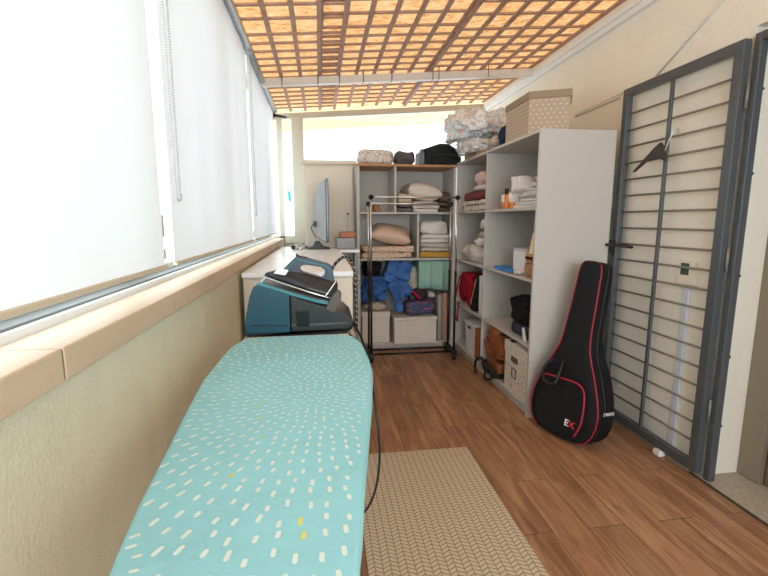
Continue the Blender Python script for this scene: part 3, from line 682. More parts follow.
soft(bm, (.725, 4.20, .60), (.24, .20, .24), seed=33, e=.85, wr=.04, fine=.022, sub=5, tilt=.35)
soft(bm, (.755, 4.17, .47), (.20, .18, .24), seed=45, e=.9, wr=.04, fine=.02, sub=5, tilt=-.5)
soft(bm, (.715, 4.14, .372), (.085, .08, .22), seed=47, e=.85, wr=.015, fine=.012, sub=5, tilt=-.1)
one('blue_jacket', 'blue jacket draped right of the blue clothes pile, sleeve hanging down', 'jacket', bm, cloth('bright_blue_cloth', '4772B4', bump=.6, bscale=14, var=.25))
S('black_garment', 'black garment on top of the blue clothes under the shelf', 'clothes', (.47, 4.25, .712), (.20, .22, .135), cloth('black_cloth', '17171B'), seed=34, wr=.015, fine=.008)
S('white_bundle', 'off-white knitted bundle between blue jacket and mint towel', 'textile', (.875, 4.31, .52), (.10, .26, .30), cloth('offwhite_knit', 'BDB8A8', var=.08, vscale=20), seed=36, wr=.018, fine=.008)
t = thing('hanging_towel', 'mint green towel draped over a bundle under the middle shelf', 'towel', (1.075, 4.26, .56))
bm = bm_new(); n = 60; prev = None
for k in range(n+1):
    u = k/n; x = .925+.295*u; fy = .002*math.sin(u*31)+.003*math.sin(u*13+1)
    pz = [(4.42, .865), (4.16, .865), (4.128+fy, .85), (4.122+fy*1.3, .76), (4.122+fy*2, .66), (4.126+fy*2.5, .585+.012*math.sin(u*5)+(.03*(1-u/.15) if u < .15 else 0)), (4.15+fy, .575+.012*math.sin(u*5)), (4.40, .60)]
    ring = [bm.verts.new((x, y, z)) for y, z in pz]
    if prev:
        for i in range(len(ring)): bm.faces.new((prev[i], prev[(i+1) % 8], ring[(i+1) % 8], ring[i])).smooth = True
    else: bm.faces.new(ring)
    prev = ring
bm.faces.new(prev[::-1]); obj('towel', bm, cloth('mint_cloth', '96BFB3', bscale=90, bump=.2), t)
S('tote_bag', 'navy and white printed tote with red letters-like pattern on the low white box', 'bag', (.95, 4.17, .331), (.31, .20, .14), vor_mat('red_blue_print', '4B5878', 'C65A6C', 26, .28, 'F1', stretch=(1, 1, 2.2)), seed=38, wr=.012, fine=.004, tilt=-.05)
S('handbag', 'dark crumpled bag with pink lining on top of the printed tote', 'bag', (.925, 4.19, .476), (.17, .18, .10), cloth('dark_plum_cloth', '3E3036'), seed=40, wr=.018, tilt=.35)
bm = bm_new(); tube(bm, spline([(.80, 4.11, .60), (.85, 4.095, .575), (.90, 4.09, .53), (.93, 4.10, .50)], 6), .011, 8)
one('pink_strap', 'bright pink strip of fabric over the dark crumpled bag', 'strap', bm, cloth('magenta_cloth', 'C2244F'))
S('clothing_pile', 'grey jumble of clothes at the back of the lower bay behind the printed tote', 'clothes', (.99, 4.40, .335), (.22, .17, .24), cloth('grey_jumble', '8F8A86', var=.2, vscale=14), seed=110, wr=.03, fine=.014)
S('white_shirt', 'crumpled whitish cloth at the right of the printed tote', 'clothes', (1.065, 4.24, .484), (.09, .2, .075), cloth('offwhite_shirt', 'C9C2BC'), seed=42, wr=.012)
bm = bm_new(); box(bm, (1.115, 4.12, B4z), (1.165, 4.35, .53)); 
one('vacuum_bag', 'grey striped upright textile roll beside the low white box', 'textile', bm, stripe_mat('grey_stripe', '8C8882', 'B9B2A8', 18, 'X'), bevel=.015)
bm = bm_new(); box(bm, (1.17, 4.125, B4z), (1.215, 4.36, .54))
one('rolled_mat', 'salmon and white striped rolled mat standing in the bay corner', 'mat', bm, stripe_mat('salmon_stripe', 'C5664E', 'D8CFC2', 22, 'X'), bevel=.012)
# ------------------------------------------------------------------ THINGS ON THE SIDE UNIT
S('rolled_textile', 'pink rolled textile on top of the pile in the far upper cubby', 'textile', (1.42, 3.60, 1.545), (.26, .32, .10), cloth('pale_pink_cloth', 'DDC3C2'), seed=50, wr=.012)
S('rolled_textile', 'white roll between pink textile and maroon towel, far upper cubby', 'textile', (1.43, 3.62, 1.49), (.29, .38, .055), cloth('white_towel', 'E2DDDA'), seed=51, wr=.006)
S('folded_towel', 'maroon folded towel in the far upper cubby', 'towel', (1.46, 3.71, 1.42), (.36, .60, .068), cloth('maroon_towel', '7C4644'), seed=52, wr=.008, e=.4)
F('folded_bedding', 'white floral bedding at the bottom of the far upper cubby pile', 'bedding', (1.465, 3.715, Z1), (.36, .64, .09), vor_mat('floral_white', 'DDD6CA', '77736C', 22, .22, 'F1'), 2, 53, wr=.008)
# near upper cubby: laundry pile
for k, (z, h, lab, m) in enumerate(((0, .042, 'white folded sheet at the very bottom of the near upper laundry pile', cloth('white_sheet', 'E3E0DC')), (.042, .045, 'white folded linen with grey stripe, second from bottom of near upper pile', stripe_mat('grey_white_stripe', 'E6E4E0', 'A3A29E', 5, 'Z', ratio=.85)), (.088, .045, 'patterned grey and white folded linen in the middle of near upper pile', vor_mat('grey_leaf', 'E4E0DA', '9A9A98', 30, .2, 'F1')), (.134, .038, 'white folded sheet above the patterned linen in the near upper pile', cloth('white_sheet', 'E3E0DC')), (.172, .036, 'topmost flat pale pink sheet of the near upper laundry pile', cloth('pinkish_white', 'E6DAD4')))):
    F('folded_linen', lab, 'linen', (1.50+.01*k, 2.76-.012*(k % 2), Z1+z), (.38-.02*k, .36 if k else .44, h), m, 2 if h > .04 else 1, 60+k, 'laundry pile in the near upper cubby')
S('crumpled_cloth', 'white crumpled cloth hanging off the front of the laundry pile', 'cloth', (1.35, 2.87, 1.44), (.12, .13, .10), cloth('white_crumple', 'E8E6E8', var=.03), seed=66, wr=.02, fine=.008)
S('crumpled_cloth', 'grey leafy cloth bulging between perfume bottle and laundry pile', 'cloth', (1.36, 2.99, Z1), (.14, .11, .135), vor_mat('grey_leaf', 'E4E0DA', '9A9A98', 30, .2, 'F1'), seed=67, wr=.015, fine=.006)
pf = thing('perfume_bottle', 'square bottle of orange perfume with black cap on the upper shelf', 'bottle', (1.295, 3.00, Z1))
M_amber = mat('orange_liquid_glass', 'E0853E', rough=.08, coat=.6)
obj('bottle', bx((1.275, 2.965, Z1), (1.315, 3.045, Z1+.098)), M_amber, pf, bevel=.007)
obj('label', bx((1.2735, 2.990, Z1+.045), (1.2745, 3.038, Z1+.098)), M_white, pf)
bm = bm_new(); lathe(bm, [(.009, 0), (.009, .008), (.014, .010), (.014, .04), (.012, .042)], (1.295, 3.005, Z1+.097), 16); obj('cap', bm, M_black, pf)
bm = bm_new(); lathe(bm, [(.012, 0), (.014, .003), (.014, .035), (.008, .042)], (1.31, 2.935, Z1), 16)
one('perfume_bottle', 'slim round orange bottle between the square perfume and the laundry pile', 'bottle', bm, M_amber)
# row 2 far
S('clothing_pile', 'pile of white and grey clothes in the far second cubby', 'clothes', (1.455, 3.715, Z2), (.35, .66, .15), cloth('grey_white_clothes', 'CFCCC8', var=.12, vscale=8), seed=70, wr=.02, fine=.008, sub=5)
S('rolled_cloth', 'white roll of cloth lying on the grey clothes, far second cubby', 'cloth', (1.42, 3.58, 1.032), (.28, .40, .075), cloth('white_towel', 'E2DDDA'), seed=71, wr=.012)
S('grey_shirt', 'grey shirt folded on top of the white roll, far second cubby', 'clothes', (1.42, 3.50, 1.102), (.26, .27, .06), cloth('mid_grey_cloth', '9C9C9C'), seed=72, wr=.01)
S('white_garment', 'white garment with black buckle piled highest in far second cubby', 'clothes', (1.39, 3.45, 1.157), (.20, .18, .10), vor_mat('white_black_print', 'E2DEDC', '1C1C1E', 12, .12, 'F1'), seed=73, wr=.018)
# row 3 far
S('red_bag', 'red cloth bag sagging in the far third cubby', 'bag', (1.40, 3.86, Z3), (.22, .32, .30), cloth('crimson_cloth', 'A3182E', bump=.5, bscale=18, var=.1), seed=75, wr=.022, fine=.01, e=.45)
bm = bm_new(); tube(bm, spline([(1.29, 3.90, .75), (1.28, 3.98, .70), (1.255, 3.99, .52), (1.25, 3.97, .36), (1.262, 3.95, .30), (1.255, 3.92, .40), (1.258, 3.90, .5)], 8), .007, 6)
one('red_strap', 'long red strap dangling from the red bag past the shelf edge', 'strap', bm, cloth('crimson_cloth', 'A3182E'))
bm = bm_new(); prism(bm, [(1.28, 3.66, Z3), (1.28, 3.56, Z3), (1.28, 3.47, .79), (1.28, 3.53, .80)], (.30, 0, 0))
lb = one('laptop_bag', 'black slanted laptop bag between red bag and white binder', 'bag', bm, cloth('black_canvas', '232526', rough=.7), bevel=.012)
bm = bm_new(); tube(bm, spline([(1.275, 3.63, .52), (1.273, 3.57, .62), (1.274, 3.50, .76)], 6), .003, 6); obj('piping', bm, mat('pale_green_piping', '9DAE9C'), lb)
bm = bm_new(); box(bm, (1.280, 3.375, Z3), (1.52, 3.445, .80))
one('binder', 'white binder standing upright against the divider beside the laptop bag', 'binder', bm, M_lam_w, bevel=.004)
# row 2 near
bm = bm_new(); box(bm, (1.29, 2.86, Z2), (1.42, 3.17, Z2+.026))
one('blue_case', 'flat bright blue case lying on the near second shelf', 'case', bm, mat('bright_blue_plastic', '2E7FD0', rough=.35), bevel=.006)
wb = thing('storage_box', 'small white plastic box behind the wicker basket on the second shelf', 'box', (1.42, 2.83, Z2))
obj('body', bx((1.33, 2.74, Z2), (1.55, 2.93, 1.045)), M_lam_w, wb, bevel=.005); obj('lid', bx((1.325, 2.735, 1.046), (1.555, 2.935, 1.062)), mat('pale_violet_lid', 'CFCBDC', rough=.4), wb, bevel=.004)
bm = bm_new(); lathe(bm, [(.055, 0), (.068, .02), (.072, .06), (.066, .085), (.06, .085), (.05, .03)], (1.365, 2.66, Z2), 20)
wk = one('wicker_basket', 'small wicker basket at the front edge of the second shelf', 'basket', bm, stripe_mat('wicker', '8A5E3C', 'C99C72', 30, 'Z'))
for k, (z, c_, s_, lab) in enumerate(((.086, 'C49872', .11, 'tan packet lying on the wicker basket'), (.112, '6C2A24', .13, 'dark red flat packet on the tan packet'), (.132, 'D9B08A', .14, 'peach flat carton topmost above the wicker basket'))):
    bm = bm_new(); folded(bm, (1.37, 2.655, Z2+z), (s_, .13, .024 if k == 0 else .019), 1, 80+k); one('packet', lab, 'packet', bm, cloth('packet%d' % k, c_, bump=.1), 'packets stacked on the wicker basket')
S('black_white_cloth', 'black and white crumpled cloth on shelf left of the wicker basket', 'cloth', (1.31, 2.775, Z2), (.06, .08, .035), vor_mat('bw_print', 'D8D6D2', '3B3B3B', 40, .22, 'F1'), seed=84, wr=.006, sub=3)
bm = bm_new(); lathe(bm, [(.060, 0), (.056, .006), (.038, .13), (.036, .13)], (1.345, 2.60, Z2+.153), 20)
one('lamp_shade', 'cream cone shade mostly hidden behind the shelf end panel', 'lamp shade', bm, cloth('cream_shade', 'E6DCC0'))
# row 3 near
S('navy_garment', 'navy blue folded garment under the black one, near third shelf', 'clothes', (1.44, 2.73, Z3), (.30, .36, .10), cloth('navy_cloth', '3A3F55'), seed=86, wr=.01, e=.45)
S('black_garment', 'black crumpled garment on the navy one, near third shelf', 'clothes', (1.42, 2.72, .560), (.28, .36, .19), cloth('black_cloth', '17171B'), seed=87, wr=.03, fine=.016, e=.85, sub=5)
bm = bm_new(); prism(bm, [(1.283, 2.58, Z3+.004), (1.283, 2.62, Z3+.004), (1.29, 2.66, .55), (1.29, 2.635, .56)], (.006, 0, 0))
one('white_tag', 'small white tag sticking out below the navy garment', 'tag', bm, M_white)
# bottom far
wbn = thing('storage_bin', 'white plastic bin with slot handle in the far bottom cubby', 'bin', (1.45, 3.72, Z4))
bm = bm_new(); prism(bm, [(1.31, 3.60, Z4), (1.31, 3.82, Z4), (1.30, 3.83, .33), (1.30, 3.59, .33)], (.28, 0, 0)); obj('body', bm, M_lam_w, wbn, bevel=.006)
bm = bm_new(); box(bm, (1.288, 3.58, .325), (1.592, 3.842, .345)); obj('rim', bm, M_lam_w, wbn, bevel=.004)
bm = bm_new(); box(bm, (1.297, 3.68, .285), (1.304, 3.75, .305)); obj('handle_slot', bm, M_black, wbn)
bm = bm_new(); box(bm, (1.285, 3.42, Z4), (1.50, 3.52, .335))
one('wooden_board', 'orange brown wooden block standing beside the white bin', 'board', bm, mat('orange_wood', 'A86236', rough=.5, var=.1, stretch=(1, 1, .3), vscale=12), bevel=.002)
# bottom near
fb = thing('storage_box', 'cardboard box with fine botanical print and metal label holder', 'box', (1.43, 2.73, Z4))
M_flo = vor_mat('botanical_print', 'E3DED4', '9A968C', 34, .014, warp=.05)
obj('body', bx((1.288, 2.55, Z4), (1.56, 2.90, .40)), M_flo, fb, bevel=.003)
obj('lid', bx((1.283, 2.545, .335), (1.565, 2.905, .412)), M_flo, fb, bevel=.003)
bm = bm_new(); prism(bm, [(1.284, 2.69, .285), (1.284, 2.79, .285), (1.284, 2.79, .325), (1.284, 2.69, .325)], (.004, 0, 0)); obj('handle', bm, mat('pewter', '7C7B78', rough=.3, metal=.7), fb, bevel=.003)
bm = bm_new()
for lo, hi in (((2.705, .175), (2.775, .182)), ((2.705, .238), (2.775, .245)), ((2.705, .182), (2.712, .238)), ((2.768, .182), (2.775, .238))): box(bm, (1.283, lo[0], lo[1]), (1.2885, hi[0], hi[1]))
obj('label_frame', bm, MC['pewter'], fb)
S('tan_bag', 'tan brown leather bag crammed under the near third shelf', 'bag', (1.42, 3.13, .20), (.28, .36, .235), mat('tan_leather', '94542E', rough=.5, bump=.7, bscale=14, var=.3), seed=90, wr=.035, fine=.022, sub=6, e=.8)
S('tan_cloth', 'brown crumpled leather piece below the tan bag', 'bag', (1.36, 3.07, .128), (.20, .25, .075), mat('dark_tan_leather', '7E4324', rough=.5, bump=.5, bscale=14, var=.2), seed=91, wr=.015)
S('backpack', 'dark grey backpack lying at shelf bottom, spilling to the floor edge', 'backpack', (1.38, 3.14, Z4), (.32, .37, .075), cloth('charcoal_nylon', '2F302E', rough=.6), seed=92, wr=.015, e=.6)
bm = bm_new(); tube(bm, spline([(1.27, 3.22, .12), (1.255, 3.28, .15), (1.235, 3.33, .12), (1.225, 3.33, .05), (1.235, 3.31, .012)], 8), .011, 8); tube(bm, spline([(1.262, 3.02, .10), (1.245, 3.06, .05), (1.24, 3.15, .03), (1.262, 3.20, .06)], 8), .009, 8)
one('backpack_strap', 'black strap loop of the backpack hanging to the wooden floor', 'strap', bm, M_black)
for k, (x, y) in enumerate(((1.35, 2.98), (1.36, 2.935))):
    t = thing('sandal', ('left' if k == 0 else 'right')+' one of two grey sandals tucked between tan bag and printed box', 'sandal', (x, y, .413+0*k), 0, 'pair of grey sandals')
    if k == 1: t.location = (1.40, 2.83, .4135)
    else: t.location = (1.37, 2.96, .425)
    t.rotation_euler = (0, 0, .15)
    bm = bm_new(); pts = [(-.10, -.022), (-.06, -.028), (.0, -.024), (.06, -.034), (.10, -.026), (.115, 0), (.10, .026), (.06, .032), (0, .024), (-.06, .028), (-.10, .022), (-.11, 0)]
    prism(bm, [(a, c, 0) for a, c in pts], (0, 0, .009)); obj('sole', bm, M_black, t, world=False, bevel=.002)
    bm = bm_new()
    for xx in (-.02, .05): tube(bm, spline([(xx, -.03, .008), (xx, -.02, .022), (xx, 0, .027), (xx, .02, .022), (xx, .03, .008)], 4), .004, 6)
    obj('strap', bm, mat('pale_grey_strap', 'C6C8C9'), t, world=False)
# ------------------------------------------------------------------ ON TOP OF THE SIDE UNIT
def poly_prism(bm, pts, z0, z1, mi=0): prism(bm, [(x, y, z0) for x, y in pts], (0, 0, z1-z0), mi)
hx = [(1.29, 3.05), (1.285, 2.70), (1.50, 2.60), (1.60, 2.78), (1.55, 3.06)]
pb = thing('fabric_box', 'big taupe polka dot box with flat lid on top of the side shelving', 'box', (1.43, 2.82, 1.776))
bm = bm_new(); poly_prism(bm, hx, 1.776, 1.99)
n = len(hx)
for i in range(n):
    a, c = Vector((*hx[i], 0)), Vector((*hx[(i+1) % n], 0)); d = c-a; ln = d.length; d.normalize(); nn = Vector((d.y, -d.x, 0))
    if nn.dot((a+c)/2-Vector((1.43, 2.82, 0))) < 0: nn = -nn
    r = 0; z = 1.79
    while z < 1.975:
        s = .012+(.017 if r % 2 else 0)
        while s < ln-.006:
            cpt = a+d*s+nn*.0008+Vector((0, 0, z)); vs_ = [bm.verts.new(cpt+(d*math.cos(q*PI/4)+Vector((0, 0, 1))*math.sin(q*PI/4))*.0038) for q in range(8)]
            bm.faces.new(vs_).material_index = 1; s += .034
        z += .026; r += 1
obj('body', bm, [cloth('taupe_linen', 'BBA896', bump=.15), M_white], pb)
cxy = Vector((1.43, 2.82)); bm = bm_new(); poly_prism(bm, [tuple(cxy+(Vector(p)-cxy)*1.05) for p in hx], 1.985, 2.028); obj('lid', bm, cloth('taupe_lid', '9F8D7B', bump=.1), pb, bevel=.004)
def pbag(label, c, s, seed, inner):
    t = thing('plastic_bag', label, 'bag', c)
    bm = bm_new(); soft(bm, c, s, seed=seed, wr=.03, fine=.018, e=.72, sub=6, freq=5); obj('clothes_filled_bag', bm, inner, t)
def bagmat(name, cols):
    m = bpy.data.materials.new(name); t, N, L, b = nt(m)
    tc = N.new('ShaderNodeTexCoord'); n = N.new('ShaderNodeTexNoise'); n.inputs['Scale'].default_value = 9; n.inputs['Distortion'].default_value = 1.5
    L.new(tc.outputs['Object'], n.inputs['Vector']); r = N.new('ShaderNodeValToRGB')
    e = r.color_ramp.elements; e[0].position = .2; e[0].color = lin(cols[0]); e[1].position = .8; e[1].color = lin(cols[-1])
    for i, c_ in enumerate(cols[1:-1]): e.new(.3+.4*(i+1)/(len(cols)-1)).color = lin(c_)
    L.new(n.outputs[0], r.inputs[0]); L.new(r.outputs[0], b.inputs['Base Color']); b.inputs['Roughness'].default_value = .25; b.inputs['Coat Weight'].default_value = .5
    bp = N.new('ShaderNodeBump'); bp.inputs['Strength'].default_value = .6; bp.inputs['Distance'].default_value = .02
    n2 = N.new('ShaderNodeTexNoise'); n2.inputs['Scale'].default_value = 16; n2.inputs['Detail'].default_value = 5; n2.inputs['Distortion'].default_value = 2
    L.new(tc.outputs['Object'], n2.inputs['Vector']); L.new(n2.outputs[0], bp.inputs['Height']); L.new(bp.outputs[0], b.inputs['Normal'])
    return m
bmA = bagmat('bag_of_clothes', ['9CC4C0', 'E2E8F0', 'F2F3F6', 'C2C8D2', 'F0EEEC', 'D99A8E']); bmB = bagmat('bag_of_whites', ['C8CCCE', 'E4E4E4', 'BBB9B5', 'E9E9E9'])
pbag('large clear plastic bag of clothes, upper one beside the polka dot box', (1.36, 3.80, 1.918), (.56, .58, .24), 101, bmA)
pbag('smaller white plastic bag squashed underneath the large clear bag', (1.40, 3.72, 1.807), (.44, .56, .112), 103, bmB)
S('navy_cushion', 'navy blue cloth wedge between white plastic bag and polka dot box', 'cushion', (1.42, 3.17, 1.776), (.26, .22, .17), cloth('navy_cotton', '2B3352'), seed=105, wr=.008, e=.7)
S('tan_purse', 'tan handbag with dark straps under the plastic bags beside the suitcase', 'bag', (1.42, 3.72, 1.776), (.30, .56, .03), mat('tan_canvas', 'A98B66', rough=.7, bump=.3), seed=106, wr=.004, e=.4)
# ------------------------------------------------------------------ CLOTHES RACK
rk = thing('clothes_rack', 'double rail chrome and black clothes rack standing before the back shelves', 'clothes rack', (.8, 3.82, 0))
fr = [(.420, 1.176, 3.76, 1.442), (.412, 1.160, 3.90, 1.392)]
for x0, x1, y, zt in fr:
    for x in (x0, x1):
        bm = bm_new(); tube(bm, [(x, y, .80), (x, y, zt)], .0075, 12); obj('upper_post', bm, M_chrome, rk)
        bm = bm_new(); tube(bm, [(x, y, .05), (x, y, .80)], .010, 12); obj('lower_post', bm, M_blackm, rk)
        bm = bm_new(); tube(bm, [(x, y, zt-.02), (x, y, zt+.018)], .014, 12); tube(bm, [(x-.02, y, zt), (x+.02, y, zt)], .013, 12); obj('end_cap', bm, M_black, rk)
    bm = bm_new(); tube(bm, [(x0, y, zt), (x1, y, zt)], .0075, 12); obj('rail', bm, M_chrome, rk)
    bm = bm_new(); tube(bm, [(x0, y, .065), (x1, y, .065)], .0095, 10); obj('lower_bar', bm, M_blackm, rk)
for x in (.416, 1.168):
    bm = bm_new(); box(bm, (x-.022, 3.70, .045), (x+.022, 4.02 if x < 1 else 4.00, .085)); obj('foot', bm, M_black, rk, bevel=.008)
    for y in (3.725, 3.985):
        bm = bm_new(); tube(bm, [(x-.014, y, .0235), (x+.014, y, .0235)], .023, 16); box(bm, (x-.007, y-.01, .02), (x+.007, y+.01, .05)); obj('castor', bm, M_black, rk)
# ------------------------------------------------------------------ RUG
M_rug = bpy.data.materials.new('beige_herringbone_weave'); t, N, L, b = nt(M_rug)
def mn(op, a, c=None):
    n = N.new('ShaderNodeMath'); n.operation = op
    for i, q in enumerate((a, c)):
        if q is None: continue
        if isinstance(q, (int, float)): n.inputs[i].default_value = q
        else: L.new(q, n.inputs[i])
    return n.outputs[0]
tc = N.new('ShaderNodeTexCoord'); sx = N.new('ShaderNodeSeparateXYZ'); L.new(tc.outputs['Object'], sx.inputs[0])
PW = .029
col = mn('DIVIDE', sx.outputs['X'], PW); fl = mn('FLOOR', col); fx = mn('SUBTRACT', col, fl)
tri = mn('PINGPONG', col, 1.0)
row = mn('ADD', mn('DIVIDE', sx.outputs['Y'], .020), mn('MULTIPLY', tri, .8)); fy_ = mn('FRACT', row)
g1 = mn('LESS_THAN', fy_, .27); g2 = mn('LESS_THAN', mn('PINGPONG', col, .5), .07)
gap = mn('MAXIMUM', g1, g2)
mxr = N.new('ShaderNodeMix'); mxr.data_type = 'RGBA'; mxr.inputs[6].default_value = lin('D0C3B0'); mxr.inputs[7].default_value = lin('9A8871')
L.new(gap, mxr.inputs[0]); L.new(mxr.outputs[2], b.inputs['Base Color']); b.inputs['Roughness'].default_value = .9
bp = N.new('ShaderNodeBump'); bp.inputs['Strength'].default_value = .5; bp.inputs['Distance'].default_value = .003; bp.invert = True
L.new(gap, bp.inputs['Height']); L.new(bp.outputs[0], b.inputs['Normal'])
bm = bm_new(); box(bm, (.140, .55, .0005), (.772, 2.19, .009))
one('rug', 'beige herringbone woven rug on the floor beside the ironing board', 'rug', bm, M_rug, bevel=.003)
# ------------------------------------------------------------------ GATE
gt = thing('security_gate', 'charcoal barred metal gate folded open against the cream wall', 'gate', (1.80, 2.1, .03))
GX0, GX1 = 1.775, 1.812
obj('post', bx((GX0, 2.465, .03), (GX1, 2.505, 2.003)), M_iron, gt, bevel=.003)
obj('post', bx((GX0, 1.748, .03), (GX1, 1.795, 2.003)), M_iron, gt, bevel=.003)
obj('top_rail', bx((GX0, 1.795, 1.960), (GX1, 2.465, 2.003)), M_iron, gt, bevel=.003)
obj('bottom_rail', bx((GX0, 1.795, .03), (GX1, 2.465, .075)), M_iron, gt, bevel=.003)
obj('middle_bar', bx((1.780, 2.132, .0755), (1.795, 2.150, 1.9595)), M_iron, gt, bevel=.002)
nb = 20
for k in range(1, nb):
    z = .075+(1.955-.075)*k/nb
    bm = bm_new(); tube(bm, [(1.800, 1.795, z), (1.800, 2.465, z)], .006, 8); obj('bar', bm, M_bar, gt)
for z in (1.72, 1.02, .30):
    bm = bm_new(); tube(bm, [(1.806, 1.7395, z), (1.806, 1.7395, z+.11)], .007, 10); obj('hinge', bm, M_bar, gt)
ha = bm_new(); box(ha, (1.752, 2.470, 1.05), (1.775, 2.500, 1.13)); tube(ha, [(1.77, 2.485, 1.10), (1.735, 2.485, 1.10)], .008, 10); tube(ha, spline([(1.735, 2.50, 1.10), (1.732, 2.40, 1.103), (1.735, 2.27, 1.098)], 5), .009, 10); tube(ha, [(1.735, 2.49, 1.10), (1.735, 2.56, 1.102)], .008, 8)
obj('lever_handle', ha, M_black, gt)
gf = thing('gate_frame', 'fixed charcoal metal frame around the doorway with hinge bolts', 'gate frame', (1.86, 1.25, 0))
obj('post', bx((1.816, 1.712, .005), (1.852, 1.743, 2.02)), M_iron, gf, bevel=.003)
obj('post', bx((1.812, .82, .005), (1.852, .86, 2.04)), M_iron, gf, bevel=.003)
obj('top_rail', bx((1.816, .86, 1.985), (1.852, 1.712, 2.02)), M_iron, gf, bevel=.003)
for z in (1.80, 1.45, 1.0, .62, .28):
    bm = bm_new(); tube(bm, [(1.852, 1.728, z), (1.868, 1.728, z)], .007, 8); obj('bolt', bm, M_black, gf)
# hanger hooked on the gate bars
hg = thing('clothes_hanger', 'dark clothes hanger hooked on the gate bars', 'hanger', (1.755, 2.13, 1.60))
bm = bm_new(); prism(bm, [(1.752, 2.345, 1.520), (1.752, 2.335, 1.515), (1.752, 2.25, 1.560), (1.752, 2.15, 1.565), (1.752, 2.10, 1.545), (1.752, 2.105, 1.575), (1.752, 2.13, 1.63), (1.752, 2.15, 1.65), (1.752, 2.19, 1.63), (1.752, 2.26, 1.58)], (.014, 0, 0)); obj('arm', bm, mat('dark_hanger', '35302D', rough=.45), hg, bevel=.004)
bm = bm_new(); tube(bm, spline([(1.759, 2.12, 1.60), (1.761, 2.10, 1.65), (1.770, 2.085, 1.69), (1.785, 2.082, 1.705), (1.80, 2.09, 1.70), (1.806, 2.10, 1.68)], 6), .0028, 6); obj('hook', bm, M_chrome, hg)
# thermostat, conduits and wires
th = thing('thermostat', 'white wall thermostat with dark display seen through the gate', 'thermostat', (1.83, 1.97, .92))
obj('body', bx((1.818, 1.925, .925), (XR, 2.02, 1.045)), M_cream, th, bevel=.004)
obj('display', bx((1.8165, 1.955, .975), (1.819, 2.005, 1.035)), mat('lcd_dark', '4E5C58', rough=.2), th)
one('cable_conduit', 'pale blue white cable conduit dropping from the thermostat to the floor', 'conduit', bx((1.826, 1.950, .045), (XR, 1.985, .9245)), mat('pale_conduit', 'D3DCEA', rough=.4), bevel=.003)
one('door_stop', 'small white door stop block on the floor under the gate', 'door stop', bx((1.755, 1.955, 0), (1.795, 2.0, .029)), M_white, bevel=.003)
bm = bm_new(); tube(bm, [(1.834, 2.36, 2.04-.03), (1.834, 1.83, 2.30), (1.834, 1.55, 2.44)], .0055, 8)
one('wall_cable', 'white cable running diagonally up the wall above the gate', 'cable', bm, M_white)
bm = bm_new(); tube(bm, [(1.833, 3.105, 1.986), (1.833, 2.62, 1.992)], .004, 6)
one('wall_cable', 'lower thin wire from the polka dot box to the gate corner', 'cable', bm, mat('grey_wire', 'BDB8AD'))
bm = bm_new(); tube(bm, [(1.833, 3.104, 1.998), (1.833, 2.444, 2.020)], .002, 6)
one('wall_cable', 'upper thin wire on the wall between polka dot box and gate', 'cable', bm, MC['grey_wire'])
# ------------------------------------------------------------------ GUITAR BAG
g = thing('guitar_bag', 'black guitar bag with red piping leaning between shelving and gate', 'guitar bag', (1.310, 2.215, 0.022))
g.rotation_euler = (math.radians(-10), math.radians(2), math.radians(-66))   # local: x width, z height, -y front
M_gb = cloth('black_bag_nylon', '1C1C20', rough=.65, bscale=160, bump=.2)
M_red = mat('red_piping', 'B3203A', rough=.45)
prof = [(0, .09), (.008, .135), (.03, .175), (.07, .203), (.13, .220), (.20, .219), (.27, .202), (.34, .176), (.40, .152), (.46, .124), (.52, .100), (.60, .088), (.7, .083), (.85, .077), (.95, .072), (.99, .066), (1.01, .055), (1.02, .035)]
def gw(v):
    for (a, p), (c, q) in zip(prof, prof[1:]):
        if a <= v <= c: return p+(q-p)*(v-a)/(c-a)
    return .03
def gt_(v): return .188 if v < .42 else .188-.060*min(1, (v-.42)/.2)
bm = bm_new(); rings = []; nv = 70; ns = 36
for i in range(nv+1):
    t_ = i/nv; v = 1.02*(t_-.5*math.sin(2*PI*t_)/(2*PI)*.6)
    w_ = gw(v); T_ = gt_(v); ef = 1 if 0 < i < nv else .9
    ring = []
    for k in range(ns):
        a = 2*PI*k/ns; ca, sa = math.cos(a), math.sin(a); e_ = .25
        x = w_*math.copysign(abs(ca)**e_, ca)*ef; y = T_/2*math.copysign(abs(sa)**e_, sa)*ef
        bl = .006*noise.noise(Vector((x*9, y*9, v*7)))
        ring.append(bm.verts.new((x*(1+bl), y+T_/2+bl*.5, v)))
    rings.append(ring)
for A, B in zip(rings, rings[1:]):
    for k in range(ns): bm.faces.new((A[k], A[(k+1) % ns], B[(k+1) % ns], B[k])).smooth = True
bm.faces.new(rings[0][::-1]); bm.faces.new(rings[-1])
obj('body', bm, M_gb, g, world=False)
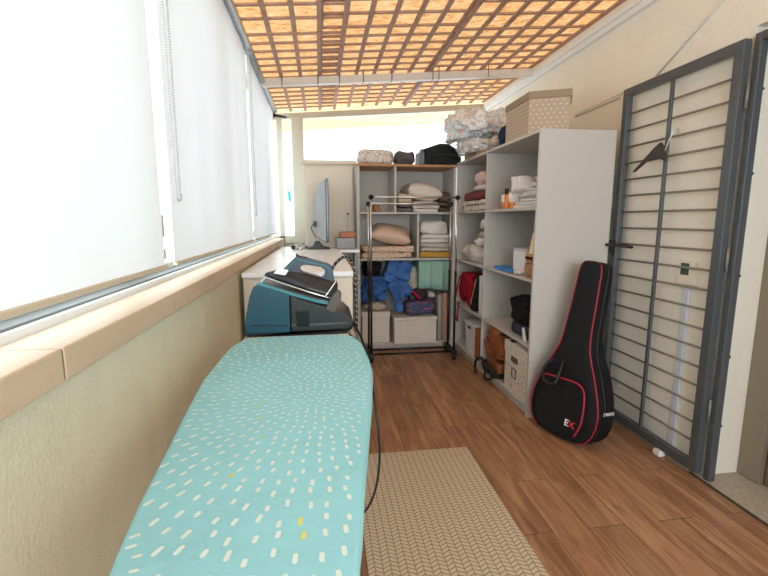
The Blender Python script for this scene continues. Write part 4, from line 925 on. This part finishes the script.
def pip(off, y, v0=0.012, v1=1.014):
    pts = []; n = 60
    L_ = [(-(gw(v0+(v1-v0)*k/n)-off), y+gt_(v0+(v1-v0)*k/n)*0, v0+(v1-v0)*k/n) for k in range(n+1)]
    return L_+[(-x, yy, z) for x, yy, z in L_[::-1]]
bm = bm_new(); tube(bm, pip(.004, .007), .0035, 6, closed=True); obj('piping', bm, M_red, g, world=False)
bm = bm_new(); Lp = [(-x*1.0, .066, z) for x, y, z in pip(-.001, 0)[:61]]; tube(bm, Lp, .003, 6); tube(bm, [(-x, y, z) for x, y, z in Lp], .003, 6); obj('zip', bm, mat('dark_zip', '0C0C0E', rough=.3), g, world=False)
# pocket
bm = bm_new(); pk = [(-.150, .06), (-.165, .12), (-.160, .22), (-.138, .32), (-.11, .335), (.05, .345), (.10, .335), (.130, .30), (.145, .22), (.150, .12), (.135, .05), (.09, .03), (-.10, .03)]
prism(bm, [(x, -.016, z) for x, z in pk], (0, .022, 0)); po = obj('pocket', bm, M_gb, g, world=False, bevel=.008)
bm = bm_new(); tube(bm, spline([(-.135, -.015, .322), (-.11, -.0165, .330), (.05, -.0165, .340), (.10, -.0165, .330), (.127, -.0165, .298), (.141, -.0165, .22), (.143, -.0165, .13), (.12, -.0165, .05)], 8), .0048, 6); obj('piping', bm, M_red, po, world=False)
Mx = lambda x, z: Matrix.Translation((x, -.0172, z)) @ Matrix.Rotation(PI/2, 4, 'X')
text('logo_letter', 'E', .052, M_white, po, Mx(.060, .105)); text('logo_letter', 'X', .052, mat('red_logo', 'D5304A', rough=.5), po, Mx(.092, .105))
bm = bm_new(); tube(bm, spline([(-.105, .0, .42), (-.12, -.03, .40), (-.135, -.045, .34), (-.10, -.05, .29), (-.04, -.045, .30), (-.035, -.03, .36), (-.045, .0, .43)], 8), .008, 8); obj('carry_handle', bm, M_black, g, world=False)
text('side_text', 'CAHAYA', .026, M_white, g, Matrix.Translation((.2175, .105, .21)) @ Matrix.Rotation(PI/2, 4, 'Z') @ Matrix.Rotation(PI/2, 4, 'X'))
